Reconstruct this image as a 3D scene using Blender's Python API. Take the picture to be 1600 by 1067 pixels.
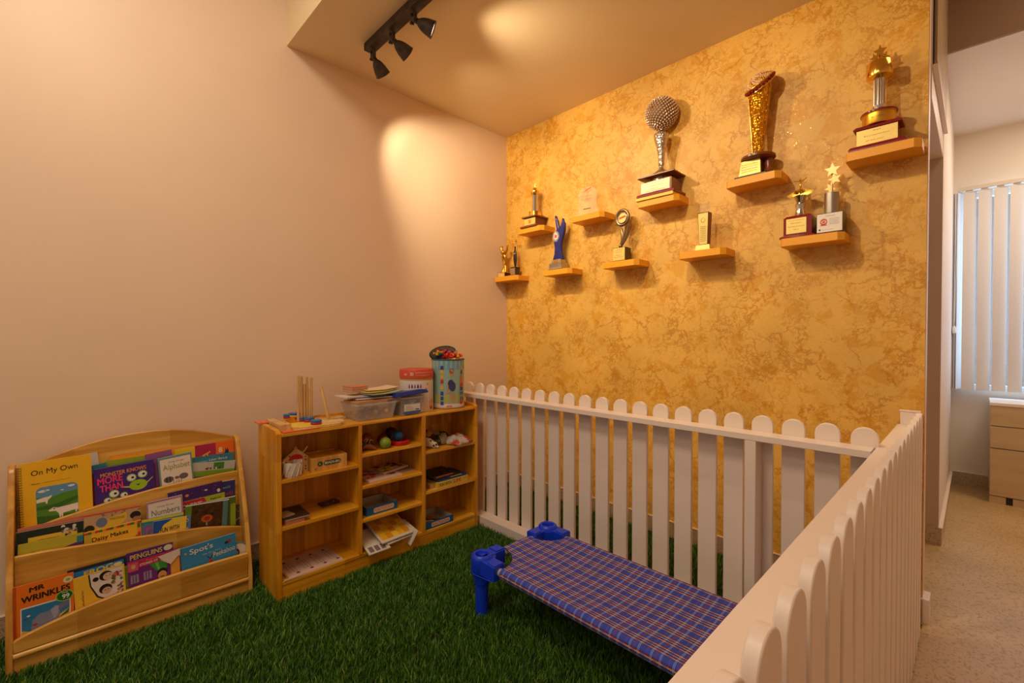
import bpy, bmesh, math, random
import numpy as np
from mathutils import Vector, Matrix

for o in list(bpy.data.objects): bpy.data.objects.remove(o)
SC = bpy.context.scene; COL = SC.collection
random.seed(7)

# ------------------------------------------------------------------ camera
F_PX = 711.4; YAW = 0.795556; PIT = -0.0140035
CAM = Vector((2.7796, -2.6614, 1.25))
FW = Vector((-math.sin(YAW)*math.cos(PIT), math.cos(YAW)*math.cos(PIT), math.sin(PIT)))
RT = Vector((math.cos(YAW), math.sin(YAW), 0)); UP = RT.cross(FW)
cd = bpy.data.cameras.new('camera'); co = bpy.data.objects.new('camera', cd); COL.objects.link(co)
cd.sensor_width = 36; cd.lens = F_PX/1600*36; cd.clip_start = 0.02
co.matrix_world = Matrix.Translation(CAM) @ Matrix((RT, UP, -FW)).transposed().to_4x4()
SC.camera = co

# ------------------------------------------------------------------ world, lights, exposure
SC.view_settings.view_transform = 'Standard'; SC.view_settings.look = 'None'
SC.view_settings.gamma = 1; SC.view_settings.use_curve_mapping = False
SC.view_settings.exposure = 0.0
w = bpy.data.worlds.new('world'); SC.world = w; w.use_nodes = True
w.node_tree.nodes['Background'].inputs[0].default_value = (1.0, 0.82, 0.64, 1)
w.node_tree.nodes['Background'].inputs[1].default_value = 0.32

def area(name, loc, target, size, power, color, sy=None):
    l = bpy.data.lights.new(name, 'AREA'); l.energy = power; l.color = color; l.size = size
    if sy: l.shape = 'RECTANGLE'; l.size_y = sy
    o = bpy.data.objects.new(name, l); COL.objects.link(o); o.location = loc
    o.rotation_euler = (Vector(target)-Vector(loc)).to_track_quat('-Z', 'Y').to_euler()
    return o
def spot(name, loc, target, power, color, angle, blend=0.5, r=0.02):
    l = bpy.data.lights.new(name, 'SPOT'); l.energy = power; l.color = color
    l.spot_size = math.radians(angle); l.spot_blend = blend; l.shadow_soft_size = r
    o = bpy.data.objects.new(name, l); COL.objects.link(o); o.location = loc
    o.rotation_euler = (Vector(target)-Vector(loc)).to_track_quat('-Z', 'Y').to_euler()
    return o
WARM = (1.0, 0.79, 0.50)
# ceiling lamps of the tall room behind the camera, an added rear fill, daylight of the office window
area('ceiling_lamp_light', (1.45, -2.75, 3.44), (1.35, -2.3, 0.0), 1.2, 34, (1.0, 0.82, 0.62), 0.6)
area('rear_fill_light', (1.7, -4.1, 3.30), (1.2, -2.4, 0.2), 1.6, 13, (1.0, 0.82, 0.64), 0.5)  # soft fill added to even out the left wall, not a fixture
area('hall_lamp_light', (3.3, 0.2, 3.30), (3.25, 0.5, 0.0), 0.6, 5.5, (1.0, 0.82, 0.62))
area('office_lamp_light', (3.5, 1.8, 2.85), (3.3, 1.9, 0.0), 0.6, 17, (1.0, 0.86, 0.70))
area('window_daylight', (3.2, 2.86, 1.62), (3.2, 0.0, 1.5), 1.3, 42, (0.34, 0.60, 1.0), 1.5)

# ------------------------------------------------------------------ measuring: a pixel of the photo onto a plane of the room
def ray(px, py): return FW + RT*((px-800)/F_PX) + UP*((533.5-py)/F_PX)
def on(px, py, n, c):
    d = ray(px, py); n = Vector(n); return CAM + d*((c-n.dot(CAM))/n.dot(d))
def atx(px, py, c): return on(px, py, (1, 0, 0), c)
def aty(px, py, c): return on(px, py, (0, 1, 0), c)
def atz(px, py, c): return on(px, py, (0, 0, 1), c)
class Spot:                      # a standing point: heights and widths read at its own distance
    def __init__(s, p):
        s.p = Vector(p); s.n = Vector((FW.x, FW.y, 0)); s.m = (s.p-CAM).dot(FW)/F_PX
    def h(s, py, px=None):
        if px is None:
            d = s.p-CAM; px = 800+F_PX*d.dot(RT)/d.dot(FW)
        return (on(px, py, s.n, s.n.dot(s.p)).z - s.p.z)/MB.K[1]
    def w(s, dpx): return dpx*s.m/MB.K[0]

# ------------------------------------------------------------------ materials
def lin(c): return tuple((v/255/12.92 if v/255 <= .04045 else ((v/255+.055)/1.055)**2.4) for v in c[:3])
MATS = {}
def pm(name, rgb, rough=0.5, metal=0.0, **k):
    if name in MATS: return MATS[name]
    m = bpy.data.materials.new(name); m.use_nodes = True
    b = m.node_tree.nodes['Principled BSDF']; c = lin(rgb)
    b.inputs['Base Color'].default_value = (*c, 1); b.inputs['Roughness'].default_value = rough
    b.inputs['Metallic'].default_value = metal
    for kk, v in k.items(): b.inputs[kk.replace('_', ' ')].default_value = v
    nt = m.node_tree
    if metal < .5 and 'Transmission_Weight' not in k:      # faint surface mottling on every material
        tc = nt.nodes.new('ShaderNodeTexCoord'); n = nt.nodes.new('ShaderNodeTexNoise'); n.inputs['Scale'].default_value = 60
        r = nt.nodes.new('ShaderNodeMixRGB'); r.inputs[1].default_value = (*[v*.94 for v in c], 1); r.inputs[2].default_value = (*[min(1, v*1.05) for v in c], 1)
        nt.links.new(tc.outputs['Object'], n.inputs['Vector']); nt.links.new(n.outputs['Fac'], r.inputs[0]); nt.links.new(r.outputs[0], b.inputs['Base Color'])
    MATS[name] = m; return m
def C(rgb, rough=0.45): return pm('colour_%d_%d_%d' % tuple(rgb), rgb, rough)
def nodes(m): return m.node_tree.nodes, m.node_tree.links, m.node_tree.nodes['Principled BSDF']
def ramp(N, stops):
    r = N.new('ShaderNodeValToRGB'); e = r.color_ramp.elements
    while len(e) < len(stops): e.new(0.5)
    for i, (p, c) in enumerate(stops): e[i].position = p; e[i].color = (*lin(c), 1) if len(c) == 3 else c
    return r
def wood(name, light, dark, axis, rough=0.35, scale=1.0, plank=0.07):
    """boards glued side by side, grain running along axis"""
    m = bpy.data.materials.new(name); m.use_nodes = True; N, L, B = nodes(m)
    tc = N.new('ShaderNodeTexCoord'); mp = N.new('ShaderNodeMapping')
    s = [14*scale]*3; s[axis] = 1.1*scale; mp.inputs['Scale'].default_value = s
    L.new(tc.outputs['Object'], mp.inputs['Vector'])
    n1 = N.new('ShaderNodeTexNoise'); n1.inputs['Scale'].default_value = 2.2; n1.inputs['Detail'].default_value = 6; n1.inputs['Distortion'].default_value = 0.6
    L.new(mp.outputs[0], n1.inputs['Vector'])
    # strips
    sx = N.new('ShaderNodeSeparateXYZ'); L.new(tc.outputs['Object'], sx.inputs[0])
    ax = [(1, 2), (0, 2), (0, 1)][axis]
    def cell(i, size):
        a = N.new('ShaderNodeMath'); a.operation = 'DIVIDE'; a.inputs[1].default_value = size; L.new(sx.outputs[i], a.inputs[0])
        f = N.new('ShaderNodeMath'); f.operation = 'FLOOR'; L.new(a.outputs[0], f.inputs[0]); return f
    a, b = cell(ax[0], plank), cell(ax[1], plank)
    al = cell(axis, 0.33)
    cb = N.new('ShaderNodeCombineXYZ'); L.new(a.outputs[0], cb.inputs[0]); L.new(b.outputs[0], cb.inputs[1]); L.new(al.outputs[0], cb.inputs[2])
    wn = N.new('ShaderNodeTexWhiteNoise'); L.new(cb.outputs[0], wn.inputs['Vector'])
    mx = N.new('ShaderNodeMath'); mx.operation = 'MULTIPLY_ADD'; mx.inputs[1].default_value = 0.28; mx.inputs[2].default_value = -0.14; L.new(wn.outputs['Value'], mx.inputs[0])
    ad = N.new('ShaderNodeMath'); ad.operation = 'ADD'; L.new(n1.outputs['Fac'], ad.inputs[0]); L.new(mx.outputs[0], ad.inputs[1])
    r = ramp(N, [(0.30, dark), (0.52, tuple((l+d)/2*1.02 for l, d in zip(light, dark))), (0.68, light)])
    L.new(ad.outputs[0], r.inputs[0]); L.new(r.outputs[0], B.inputs['Base Color']); B.inputs['Roughness'].default_value = rough
    B.inputs['Coat Weight'].default_value = 0.25; B.inputs['Coat Roughness'].default_value = 0.2
    return m
def paint(name, rgb, rough=0.6, amt=0.03, sc=3.0, bump=0.06, bs=900):
    m = bpy.data.materials.new(name); m.use_nodes = True; N, L, B = nodes(m)
    tc = N.new('ShaderNodeTexCoord'); n = N.new('ShaderNodeTexNoise'); n.inputs['Scale'].default_value = sc; n.inputs['Detail'].default_value = 4
    L.new(tc.outputs['Object'], n.inputs['Vector'])
    d = tuple(max(0, v*(1-amt)) for v in rgb); u = tuple(min(255, v*(1+amt)) for v in rgb)
    r = ramp(N, [(0.3, d), (0.7, u)]); L.new(n.outputs['Fac'], r.inputs[0]); L.new(r.outputs[0], B.inputs['Base Color'])
    n2 = N.new('ShaderNodeTexNoise'); n2.inputs['Scale'].default_value = bs; bp = N.new('ShaderNodeBump'); bp.inputs['Strength'].default_value = bump; bp.inputs['Distance'].default_value = 0.001
    L.new(tc.outputs['Object'], n2.inputs['Vector']); L.new(n2.outputs['Fac'], bp.inputs['Height']); L.new(bp.outputs[0], B.inputs['Normal'])
    B.inputs['Roughness'].default_value = rough
    return m
def wallpaper():
    m = bpy.data.materials.new('gold_crackle_wallpaper'); m.use_nodes = True; N, L, B = nodes(m)
    tc = N.new('ShaderNodeTexCoord')
    def noise(sc, det, dis, off):
        mp = N.new('ShaderNodeMapping'); mp.inputs['Location'].default_value = (off, off*2, off); L.new(tc.outputs['Object'], mp.inputs['Vector'])
        n = N.new('ShaderNodeTexNoise'); n.inputs['Scale'].default_value = sc; n.inputs['Detail'].default_value = det; n.inputs['Distortion'].default_value = dis
        L.new(mp.outputs[0], n.inputs['Vector']); return n
    def band(n, lo, hi):
        r = N.new('ShaderNodeValToRGB'); e = r.color_ramp.elements; e.new(0.5); mid = (lo+hi)/2
        e[0].position = lo; e[0].color = (0, 0, 0, 1); e[1].position = mid; e[1].color = (1, 1, 1, 1); e[2].position = hi; e[2].color = (0, 0, 0, 1)
        L.new(n.outputs['Fac'], r.inputs[0]); return r
    def mth(op, a, b=None, v=None):
        n = N.new('ShaderNodeMath'); n.operation = op; n.use_clamp = op == 'MULTIPLY'; L.new(a, n.inputs[0])
        if b is not None: L.new(b, n.inputs[1])
        if v is not None: n.inputs[1].default_value = v
        return n.outputs[0]
    blot = noise(9, 12, 0.4, 0); blot.inputs['Roughness'].default_value = 0.68
    br = ramp(N, [(0.525, (0, 0, 0)), (0.575, (215, 215, 215))]); L.new(blot.outputs['Fac'], br.inputs[0])
    fine = noise(60, 3, 0, 1); patch = noise(3.0, 2, 0, 14)
    wob = noise(9, 6, 0, 6.3); wob.inputs['Roughness'].default_value = 0.65
    wv = N.new('ShaderNodeVectorMath'); wv.operation = 'MULTIPLY_ADD'; wv.inputs[1].default_value = (0.24, 0.24, 0.24); L.new(wob.outputs['Color'], wv.inputs[0]); L.new(tc.outputs['Object'], wv.inputs[2])
    def crack(sc, wd, moff, lo):   # fine branching veins
        v = N.new('ShaderNodeTexVoronoi'); v.feature = 'DISTANCE_TO_EDGE'; v.inputs['Scale'].default_value = sc; L.new(wv.outputs[0], v.inputs['Vector'])
        r = N.new('ShaderNodeValToRGB'); e = r.color_ramp.elements; e[0].position = wd*.35; e[0].color = (1, 1, 1, 1); e[1].position = wd; e[1].color = (0, 0, 0, 1); L.new(v.outputs['Distance'], r.inputs[0])
        m = ramp(N, [(lo, (40, 40, 40)), (lo+.12, (255, 255, 255))]); L.new(noise(5, 4, 0, moff).outputs['Fac'], m.inputs[0])
        return mth('MULTIPLY', r.outputs[0], m.outputs[0])
    v1, v2, v3 = crack(7, .05, 21, .42), crack(14, .07, 31, .47), crack(27, .09, 41, .50)
    mx2 = N.new('ShaderNodeMath'); mx2.operation = 'MAXIMUM'; L.new(v1, mx2.inputs[0]); L.new(v2, mx2.inputs[1])
    mx3 = N.new('ShaderNodeMath'); mx3.operation = 'MAXIMUM'; L.new(mx2.outputs[0], mx3.inputs[0]); L.new(v3, mx3.inputs[1]); mx2 = mx3
    base = N.new('ShaderNodeMixRGB'); base.inputs[1].default_value = (*lin((240, 188, 88)), 1); base.inputs[2].default_value = (*lin((226, 158, 28)), 1); L.new(br.outputs[0], base.inputs[0])
    sc = mth('MULTIPLY', mx2.outputs[0], v=0.72)
    col = N.new('ShaderNodeMixRGB'); col.inputs[2].default_value = (*lin((200, 130, 16)), 1); L.new(sc, col.inputs[0]); L.new(base.outputs[0], col.inputs[1])
    pr = ramp(N, [(0.35, (236, 236, 236)), (0.65, (255, 255, 255))]); L.new(patch.outputs['Fac'], pr.inputs[0])
    fr = ramp(N, [(0.3, (248, 248, 248)), (0.7, (255, 255, 255))]); L.new(fine.outputs['Fac'], fr.inputs[0])
    m1 = N.new('ShaderNodeMixRGB'); m1.blend_type = 'MULTIPLY'; m1.inputs[0].default_value = 1; L.new(col.outputs[0], m1.inputs[1]); L.new(pr.outputs[0], m1.inputs[2])
    m2 = N.new('ShaderNodeMixRGB'); m2.blend_type = 'MULTIPLY'; m2.inputs[0].default_value = 1; L.new(m1.outputs[0], m2.inputs[1]); L.new(fr.outputs[0], m2.inputs[2])
    L.new(m2.outputs[0], B.inputs['Base Color'])
    gl = noise(150, 1, 0, 9); gr = ramp(N, [(0.73, (186, 186, 186)), (0.78, (130, 130, 130))]); L.new(gl.outputs['Fac'], gr.inputs[0]); L.new(gr.outputs[0], B.inputs['Roughness'])
    gm = ramp(N, [(0.735, (0, 0, 0)), (0.78, (190, 190, 190))]); L.new(gl.outputs['Fac'], gm.inputs[0]); L.new(gm.outputs[0], B.inputs['Metallic'])
    return m
def terrazzo(name, a, b, dark, scale=1.0):
    m = bpy.data.materials.new(name); m.use_nodes = True; N, L, B = nodes(m)
    tc = N.new('ShaderNodeTexCoord')
    n0 = N.new('ShaderNodeTexNoise'); n0.inputs['Scale'].default_value = 3; n0.inputs['Detail'].default_value = 5; L.new(tc.outputs['Object'], n0.inputs['Vector'])
    r0 = ramp(N, [(0.35, a), (0.65, b)]); L.new(n0.outputs['Fac'], r0.inputs[0])
    v = N.new('ShaderNodeTexVoronoi'); v.inputs['Scale'].default_value = 190*scale; L.new(tc.outputs['Object'], v.inputs['Vector'])
    sep = N.new('ShaderNodeSeparateColor'); L.new(v.outputs['Color'], sep.inputs[0])
    r1 = N.new('ShaderNodeValToRGB'); e = r1.color_ramp.elements; e[0].position = 0.16; e[0].color = (1, 1, 1, 1); e[1].position = 0.22; e[1].color = (0, 0, 0, 1); L.new(sep.outputs[0], r1.inputs[0])
    f = N.new('ShaderNodeMath'); f.operation = 'MULTIPLY'; f.inputs[1].default_value = 0.55; L.new(r1.outputs[0], f.inputs[0])
    x = N.new('ShaderNodeMixRGB'); x.inputs[2].default_value = (*lin(dark), 1); L.new(f.outputs[0], x.inputs[0]); L.new(r0.outputs[0], x.inputs[1])
    L.new(x.outputs[0], B.inputs['Base Color']); B.inputs['Roughness'].default_value = 0.38
    return m
def plaid():
    m = bpy.data.materials.new('blue_tartan_fabric'); m.use_nodes = True; N, L, B = nodes(m)
    tc = N.new('ShaderNodeTexCoord'); sp = N.new('ShaderNodeSeparateXYZ'); L.new(tc.outputs['UV'], sp.inputs[0])
    base = (*lin((40, 74, 190)), 1)
    def rep(axis, period, stripes):       # stripes: (start, end, colour, strength) in fractions of the repeat
        a = N.new('ShaderNodeMath'); a.operation = 'DIVIDE'; a.inputs[1].default_value = period; L.new(sp.outputs[axis], a.inputs[0])
        f = N.new('ShaderNodeMath'); f.operation = 'FRACT'; L.new(a.outputs[0], f.inputs[0])
        r = N.new('ShaderNodeValToRGB'); r.color_ramp.interpolation = 'CONSTANT'; e = r.color_ramp.elements
        seq = []; cur = 0.0
        for s0, s1, c in stripes:
            if s0 > cur: seq.append((cur, (*lin((44, 66, 158)), 0)))
            seq.append((s0, (*lin(c), 1))); cur = s1
        seq.append((cur, (*lin((44, 66, 158)), 0)))
        while len(e) < len(seq): e.new(0.5)
        for i, (p, c) in enumerate(seq): e[i].position = p; e[i].color = c
        L.new(f.outputs[0], r.inputs[0]); return r
    red, yel, blk, wht, nav = (176, 62, 60), (232, 196, 120), (18, 14, 26), (180, 190, 225), (40, 56, 130)
    r1 = rep(1, 0.062, [(0.02, 0.06, blk), (0.06, 0.105, yel), (0.105, 0.16, red), (0.16, 0.21, blk), (0.30, 0.34, yel), (0.34, 0.38, blk), (0.46, 0.50, blk), (0.50, 0.545, yel), (0.545, 0.60, red), (0.60, 0.64, blk)])
    r2 = rep(0, 0.075, [(0.03, 0.055, wht), (0.085, 0.11, wht), (0.20, 0.34, (116, 52, 110)), (0.44, 0.465, wht), (0.495, 0.52, wht), (0.60, 0.80, (52, 60, 150)), (0.84, 0.87, (150, 60, 90))])
    x = N.new('ShaderNodeMixRGB'); x.inputs[1].default_value = base; L.new(r1.outputs['Color'], x.inputs[2]); 
    k = N.new('ShaderNodeMath'); k.operation = 'MULTIPLY'; k.inputs[1].default_value = 0.92; L.new(r1.outputs['Alpha'], k.inputs[0]); L.new(k.outputs[0], x.inputs[0])
    y = N.new('ShaderNodeMixRGB'); L.new(x.outputs[0], y.inputs[1]); L.new(r2.outputs['Color'], y.inputs[2])
    k2 = N.new('ShaderNodeMath'); k2.operation = 'MULTIPLY'; k2.inputs[1].default_value = 0.5; L.new(r2.outputs['Alpha'], k2.inputs[0]); L.new(k2.outputs[0], y.inputs[0])
    L.new(y.outputs[0], B.inputs['Base Color']); B.inputs['Roughness'].default_value = 0.75
    return m
def glass(name, rgb=(235, 240, 240), rough=0.05, alpha=0.25):
    """thin clear plastic: mostly see-through, a little sheen"""
    m = bpy.data.materials.new(name); m.use_nodes = True; N, L, B = nodes(m)
    B.inputs['Base Color'].default_value = (*lin(rgb), 1); B.inputs['Roughness'].default_value = rough; B.inputs['Alpha'].default_value = alpha
    return m

WALL = paint('cream_wall_paint', (232, 206, 180), 0.45, 0.015, 1.5)
CEIL = paint('ceiling_paint', (232, 210, 170), 0.7, 0.01, 1.5)
OFFW = paint('office_wall_paint', (232, 218, 200), 0.6, 0.01, 2)
TAUPE = paint('taupe_beam_paint', (150, 116, 84), 0.6, 0.02, 2)
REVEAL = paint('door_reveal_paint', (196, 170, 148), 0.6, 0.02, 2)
WALLP = wallpaper()
TERR = terrazzo('terrazzo_floor_tile', (188, 152, 96), (204, 168, 112), (136, 102, 58), 0.7)
TERRS = terrazzo('terrazzo_skirting', (184, 160, 128), (206, 184, 150), (100, 80, 58), 1.2)
FENCE = paint('white_fence_paint', (236, 220, 208), 0.4, 0.012, 3, 0.05, 300)
PINE_Y = wood('rack_pine_along', (226, 176, 84), (184, 128, 42), 1, 0.35, 1.0, 0.09)
PINE_Z = wood('rack_pine_upright', (226, 176, 88), (186, 128, 46), 2, 0.35, 1.0, 0.09)
SHW_Z = wood('shelf_wood_upright', (238, 172, 42), (200, 130, 14), 2, 0.32, 1.0, 0.045)
SHW_Y = wood('shelf_wood_along', (242, 180, 48), (206, 138, 18), 1, 0.32, 1.0, 0.06)
TOYW = wood('toy_wood', (224, 190, 128), (196, 152, 88), 2, 0.5, 2.0, 0.05)
OCHRE = pm('ochre_shelf_laminate', (240, 166, 36), 0.45)
GOLD = pm('polished_gold', (236, 190, 84), 0.16, 1.0)
GOLD2 = pm('satin_gold', (222, 168, 60), 0.34, 1.0)
SILV = pm('polished_silver', (214, 206, 196), 0.14, 1.0)
SATIN = pm('satin_steel', (176, 168, 158), 0.36, 1.0)
RUST = paint('rusty_iron', (62, 48, 38), 0.55, 0.35, 25, 0.3, 200)
BLUEP = pm('blue_plastic', (20, 62, 226), 0.35)
STEEL = pm('white_steel_tube', (206, 200, 196), 0.35, 0.3)
WHITE = C((236, 230, 222)); BLACK = C((22, 20, 20)); PAPER = C((232, 224, 208), 0.8)

# ------------------------------------------------------------------ mesh builder
class MB:
    K = (1.0, 1.0)
    def __init__(s): s.v = []; s.f = []; s.m = []; s.mats = []; s.T = Matrix.Diagonal((MB.K[0], MB.K[0], MB.K[1], 1))
    def mi(s, mat):
        if mat not in s.mats: s.mats.append(mat)
        return s.mats.index(mat)
    def add(s, vs, fs, mat):
        b = len(s.v); k = s.mi(mat)
        s.v += [tuple(s.T @ Vector(v)) for v in vs]
        for f in fs: s.f.append([b+i for i in f]); s.m.append(k)
        return s
    def box(s, x0, x1, y0, y1, z0, z1, mat):
        if x0 > x1: x0, x1 = x1, x0
        if y0 > y1: y0, y1 = y1, y0
        if z0 > z1: z0, z1 = z1, z0
        v = [(x, y, z) for z in (z0, z1) for x, y in ((x0, y0), (x1, y0), (x1, y1), (x0, y1))]
        return s.add(v, [(3, 2, 1, 0), (4, 5, 6, 7), (0, 1, 5, 4), (1, 2, 6, 5), (2, 3, 7, 6), (3, 0, 4, 7)], mat)
    def prism(s, poly, a, b, axis, mat):
        """poly in the plane across axis (x: yz, y: xz, z: xy), from a to b"""
        def P(u, v, t): return {0: (t, u, v), 1: (u, t, v), 2: (u, v, t)}[axis]
        n = len(poly); ar = sum(poly[i][0]*poly[(i+1) % n][1]-poly[(i+1) % n][0]*poly[i][1] for i in range(n))
        p = list(poly) if ar > 0 else list(poly)[::-1]
        if axis == 1: p = p[::-1]
        if a > b: a, b = b, a
        vs = [P(u, v, a) for u, v in p]+[P(u, v, b) for u, v in p]
        fs = [tuple(range(n))[::-1], tuple(range(n, 2*n))]+[(i, (i+1) % n, n+(i+1) % n, n+i) for i in range(n)]
        return s.add(vs, fs, mat)
    def lathe(s, prof, mat, c=(0, 0, 0), seg=28, sx=1, sy=1, rot=None, square=0):
        """prof: (radius, z) from bottom up; square 0 round, 1 four-sided"""
        if square: seg = 4
        T = Matrix.Translation(c) @ (rot or Matrix())
        vs = []; fs = []
        off = math.pi/4 if square else 0; q = math.sqrt(2) if square else 1
        for r, z in prof:
            for k in range(seg):
                a = 2*math.pi*k/seg+off; vs.append(tuple(T @ Vector((r*q*math.cos(a)*sx, r*q*math.sin(a)*sy, z))))
        n = len(prof)
        for i in range(n-1):
            for k in range(seg):
                k2 = (k+1) % seg; fs.append((i*seg+k, i*seg+k2, (i+1)*seg+k2, (i+1)*seg+k))
        fs.append(tuple(range(seg))[::-1]); fs.append(tuple((n-1)*seg+k for k in range(seg)))
        return s.add(vs, fs, mat)
    def tube(s, pts, r, mat, seg=10, closed=False):
        pts = [Vector(p) for p in pts]; n = len(pts); rs = r if isinstance(r, (list, tuple)) else [r]*n
        vs = []; fs = []; prev = None
        for i, p in enumerate(pts):
            a = pts[(i-1) % n] if (i > 0 or closed) else p; b = pts[(i+1) % n] if (i < n-1 or closed) else p
            t = (b-a).normalized()
            if prev is None:
                u = t.orthogonal().normalized()
            else:
                u = (prev-t*prev.dot(t)); u = u.normalized() if u.length > 1e-6 else t.orthogonal().normalized()
            prev = u; w_ = t.cross(u)
            for k in range(seg):
                an = 2*math.pi*k/seg; vs.append(tuple(p+(u*math.cos(an)+w_*math.sin(an))*rs[i]))
        m = n if closed else n-1
        for i in range(m):
            j = (i+1) % n
            for k in range(seg):
                k2 = (k+1) % seg; fs.append((i*seg+k, i*seg+k2, j*seg+k2, j*seg+k))
        if not closed: fs.append(tuple(range(seg))[::-1]); fs.append(tuple((n-1)*seg+k for k in range(seg)))
        return s.add(vs, fs, mat)
    def ball(s, c, r, mat, seg=20, sc=(1, 1, 1), rings=None):
        rings = rings or seg//2; prof = []
        vs = []; fs = []
        for i in range(1, rings):
            th = math.pi*i/rings
            for k in range(seg):
                a = 2*math.pi*k/seg; vs.append((c[0]+r*sc[0]*math.sin(th)*math.cos(a), c[1]+r*sc[1]*math.sin(th)*math.sin(a), c[2]-r*sc[2]*math.cos(th)))
        for i in range(rings-2):
            for k in range(seg):
                k2 = (k+1) % seg; fs.append((i*seg+k, i*seg+k2, (i+1)*seg+k2, (i+1)*seg+k))
        b = len(vs); vs.append((c[0], c[1], c[2]-r*sc[2])); vs.append((c[0], c[1], c[2]+r*sc[2]))
        for k in range(seg):
            k2 = (k+1) % seg; fs.append((b, k2, k)); fs.append((b+1, (rings-2)*seg+k, (rings-2)*seg+k2))
        return s.add(vs, fs, mat)
    def mesh(s, me, T, mat):
        return s.add([tuple(T @ v.co) for v in me.vertices], [tuple(p.vertices) for p in me.polygons], mat)
    # --- flat printing on a face: u right, v up, printed on the plane y = y0 facing -Y
    def print_poly(s, pts, y0, layer, mat):
        n = len(pts); ar = sum(pts[i][0]*pts[(i+1) % n][1]-pts[(i+1) % n][0]*pts[i][1] for i in range(n))
        p = pts if ar > 0 else pts[::-1]
        return s.add([(u, y0-0.00022*layer, v) for u, v in p], [tuple(range(n))], mat)
    def text(s, txt, u0, u1, v0, v1, y0, layer, mat, bold=0.0, rise=0.0, rot90=False):
        me = text_mesh(txt)
        if not me.vertices: return s
        xs = [v.co.x for v in me.vertices]; ys = [v.co.y for v in me.vertices]
        ax, bx, ay, by = min(xs), max(xs), min(ys), max(ys); W, H = max(bx-ax, 1e-6), max(by-ay, 1e-6)
        fs = [tuple(p.vertices) for p in me.polygons]; k = 0
        em = (u1-u0)/W if not rot90 else (u1-u0)/H
        for du, dv in (((0, 0),) if bold < .015 else ((-bold*.7*em, 0), (bold*.7*em, 0), (0, bold*.5*em), (0, -bold*.5*em))):
            vs = []
            for v in me.vertices:
                a, b = (v.co.x-ax)/W, (v.co.y-ay)/H
                if rot90: a, b = 1-b, a
                vs.append((u0+(u1-u0)*a+du, y0-0.00022*layer-k*.00002, v0+(v1-v0)*b+rise*a+dv))
            s.add(vs, fs, mat); k += 1
        return s
    def build(s, name, parent=None, bevel=0, smooth=True, loc=None, rot=None, seg=2, ang=40, merge=False):
        me = bpy.data.meshes.new(name); me.from_pydata(s.v, [], s.f)
        for m in s.mats: me.materials.append(m)
        me.polygons.foreach_set('material_index', s.m)
        me.update(); me.validate()
        if smooth: me.shade_smooth(); me.set_sharp_from_angle(angle=math.radians(ang))
        o = bpy.data.objects.new(name, me); COL.objects.link(o)
        if parent: o.parent = parent
        if loc is not None: o.location = loc
        if rot is not None: o.rotation_euler = rot
        if bevel:
            b = o.modifiers.new('bevel', 'BEVEL'); b.width = bevel; b.segments = seg; b.limit_method = 'ANGLE'; b.angle_limit = math.radians(50)
        return o
TXT = {}
def text_mesh(t, bold=0.0):
    key = (t, bold)
    if key in TXT: return TXT[key]
    cu = bpy.data.curves.new('lettering', 'FONT'); cu.body = t; cu.offset = bold; cu.resolution_u = 3
    o = bpy.data.objects.new('lettering', cu); COL.objects.link(o)
    dg = bpy.context.evaluated_depsgraph_get(); me = bpy.data.meshes.new_from_object(o.evaluated_get(dg))
    bpy.data.objects.remove(o); TXT[key] = me; return me
def ell(cx, cy, rx, ry, n=24, a0=0, a1=360):
    full = (a1-a0) >= 360; k = n if full else n+1
    return [(cx+rx*math.cos(math.radians(a0+(a1-a0)*i/n)), cy+ry*math.sin(math.radians(a0+(a1-a0)*i/n))) for i in range(k)]
def rect(a, b, c, d): return [(a, c), (b, c), (b, d), (a, d)]
def rrect(a, b, c, d, r, n=5):
    o = []
    for cx, cy, s in ((b-r, c+r, -90), (b-r, d-r, 0), (a+r, d-r, 90), (a+r, c+r, 180)):
        o += [(cx+r*math.cos(math.radians(s+90*i/n)), cy+r*math.sin(math.radians(s+90*i/n))) for i in range(n+1)]
    return o
def star(cx, cy, R, r, n=5, a=90):
    return [(cx+(R if i % 2 == 0 else r)*math.cos(math.radians(a+180*i/n)), cy+(R if i % 2 == 0 else r)*math.sin(math.radians(a+180*i/n))) for i in range(2*n)]
def tag(o, label, cat, group=None, kind=None):
    o['label'] = label; o['category'] = cat
    if group: o['group'] = group
    if kind: o['kind'] = kind
    return o
def thing(name, label, cat, loc=(0, 0, 0), rz=0, group=None, rot=None):
    o = bpy.data.objects.new(name, None); o.empty_display_size = 0.05; COL.objects.link(o); o.location = loc
    o.rotation_euler = rot if rot else (0, 0, rz)
    return tag(o, label, cat, group)
def struct(o, label=None, cat=None):
    o['kind'] = 'structure'
    if label: o['label'] = label
    if cat: o['category'] = cat
    return o
def copy_tree(o, parent=None):
    c = o.copy(); COL.objects.link(c); c.parent = parent
    for ch in list(o.children): copy_tree(ch, c)
    return c
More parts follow.
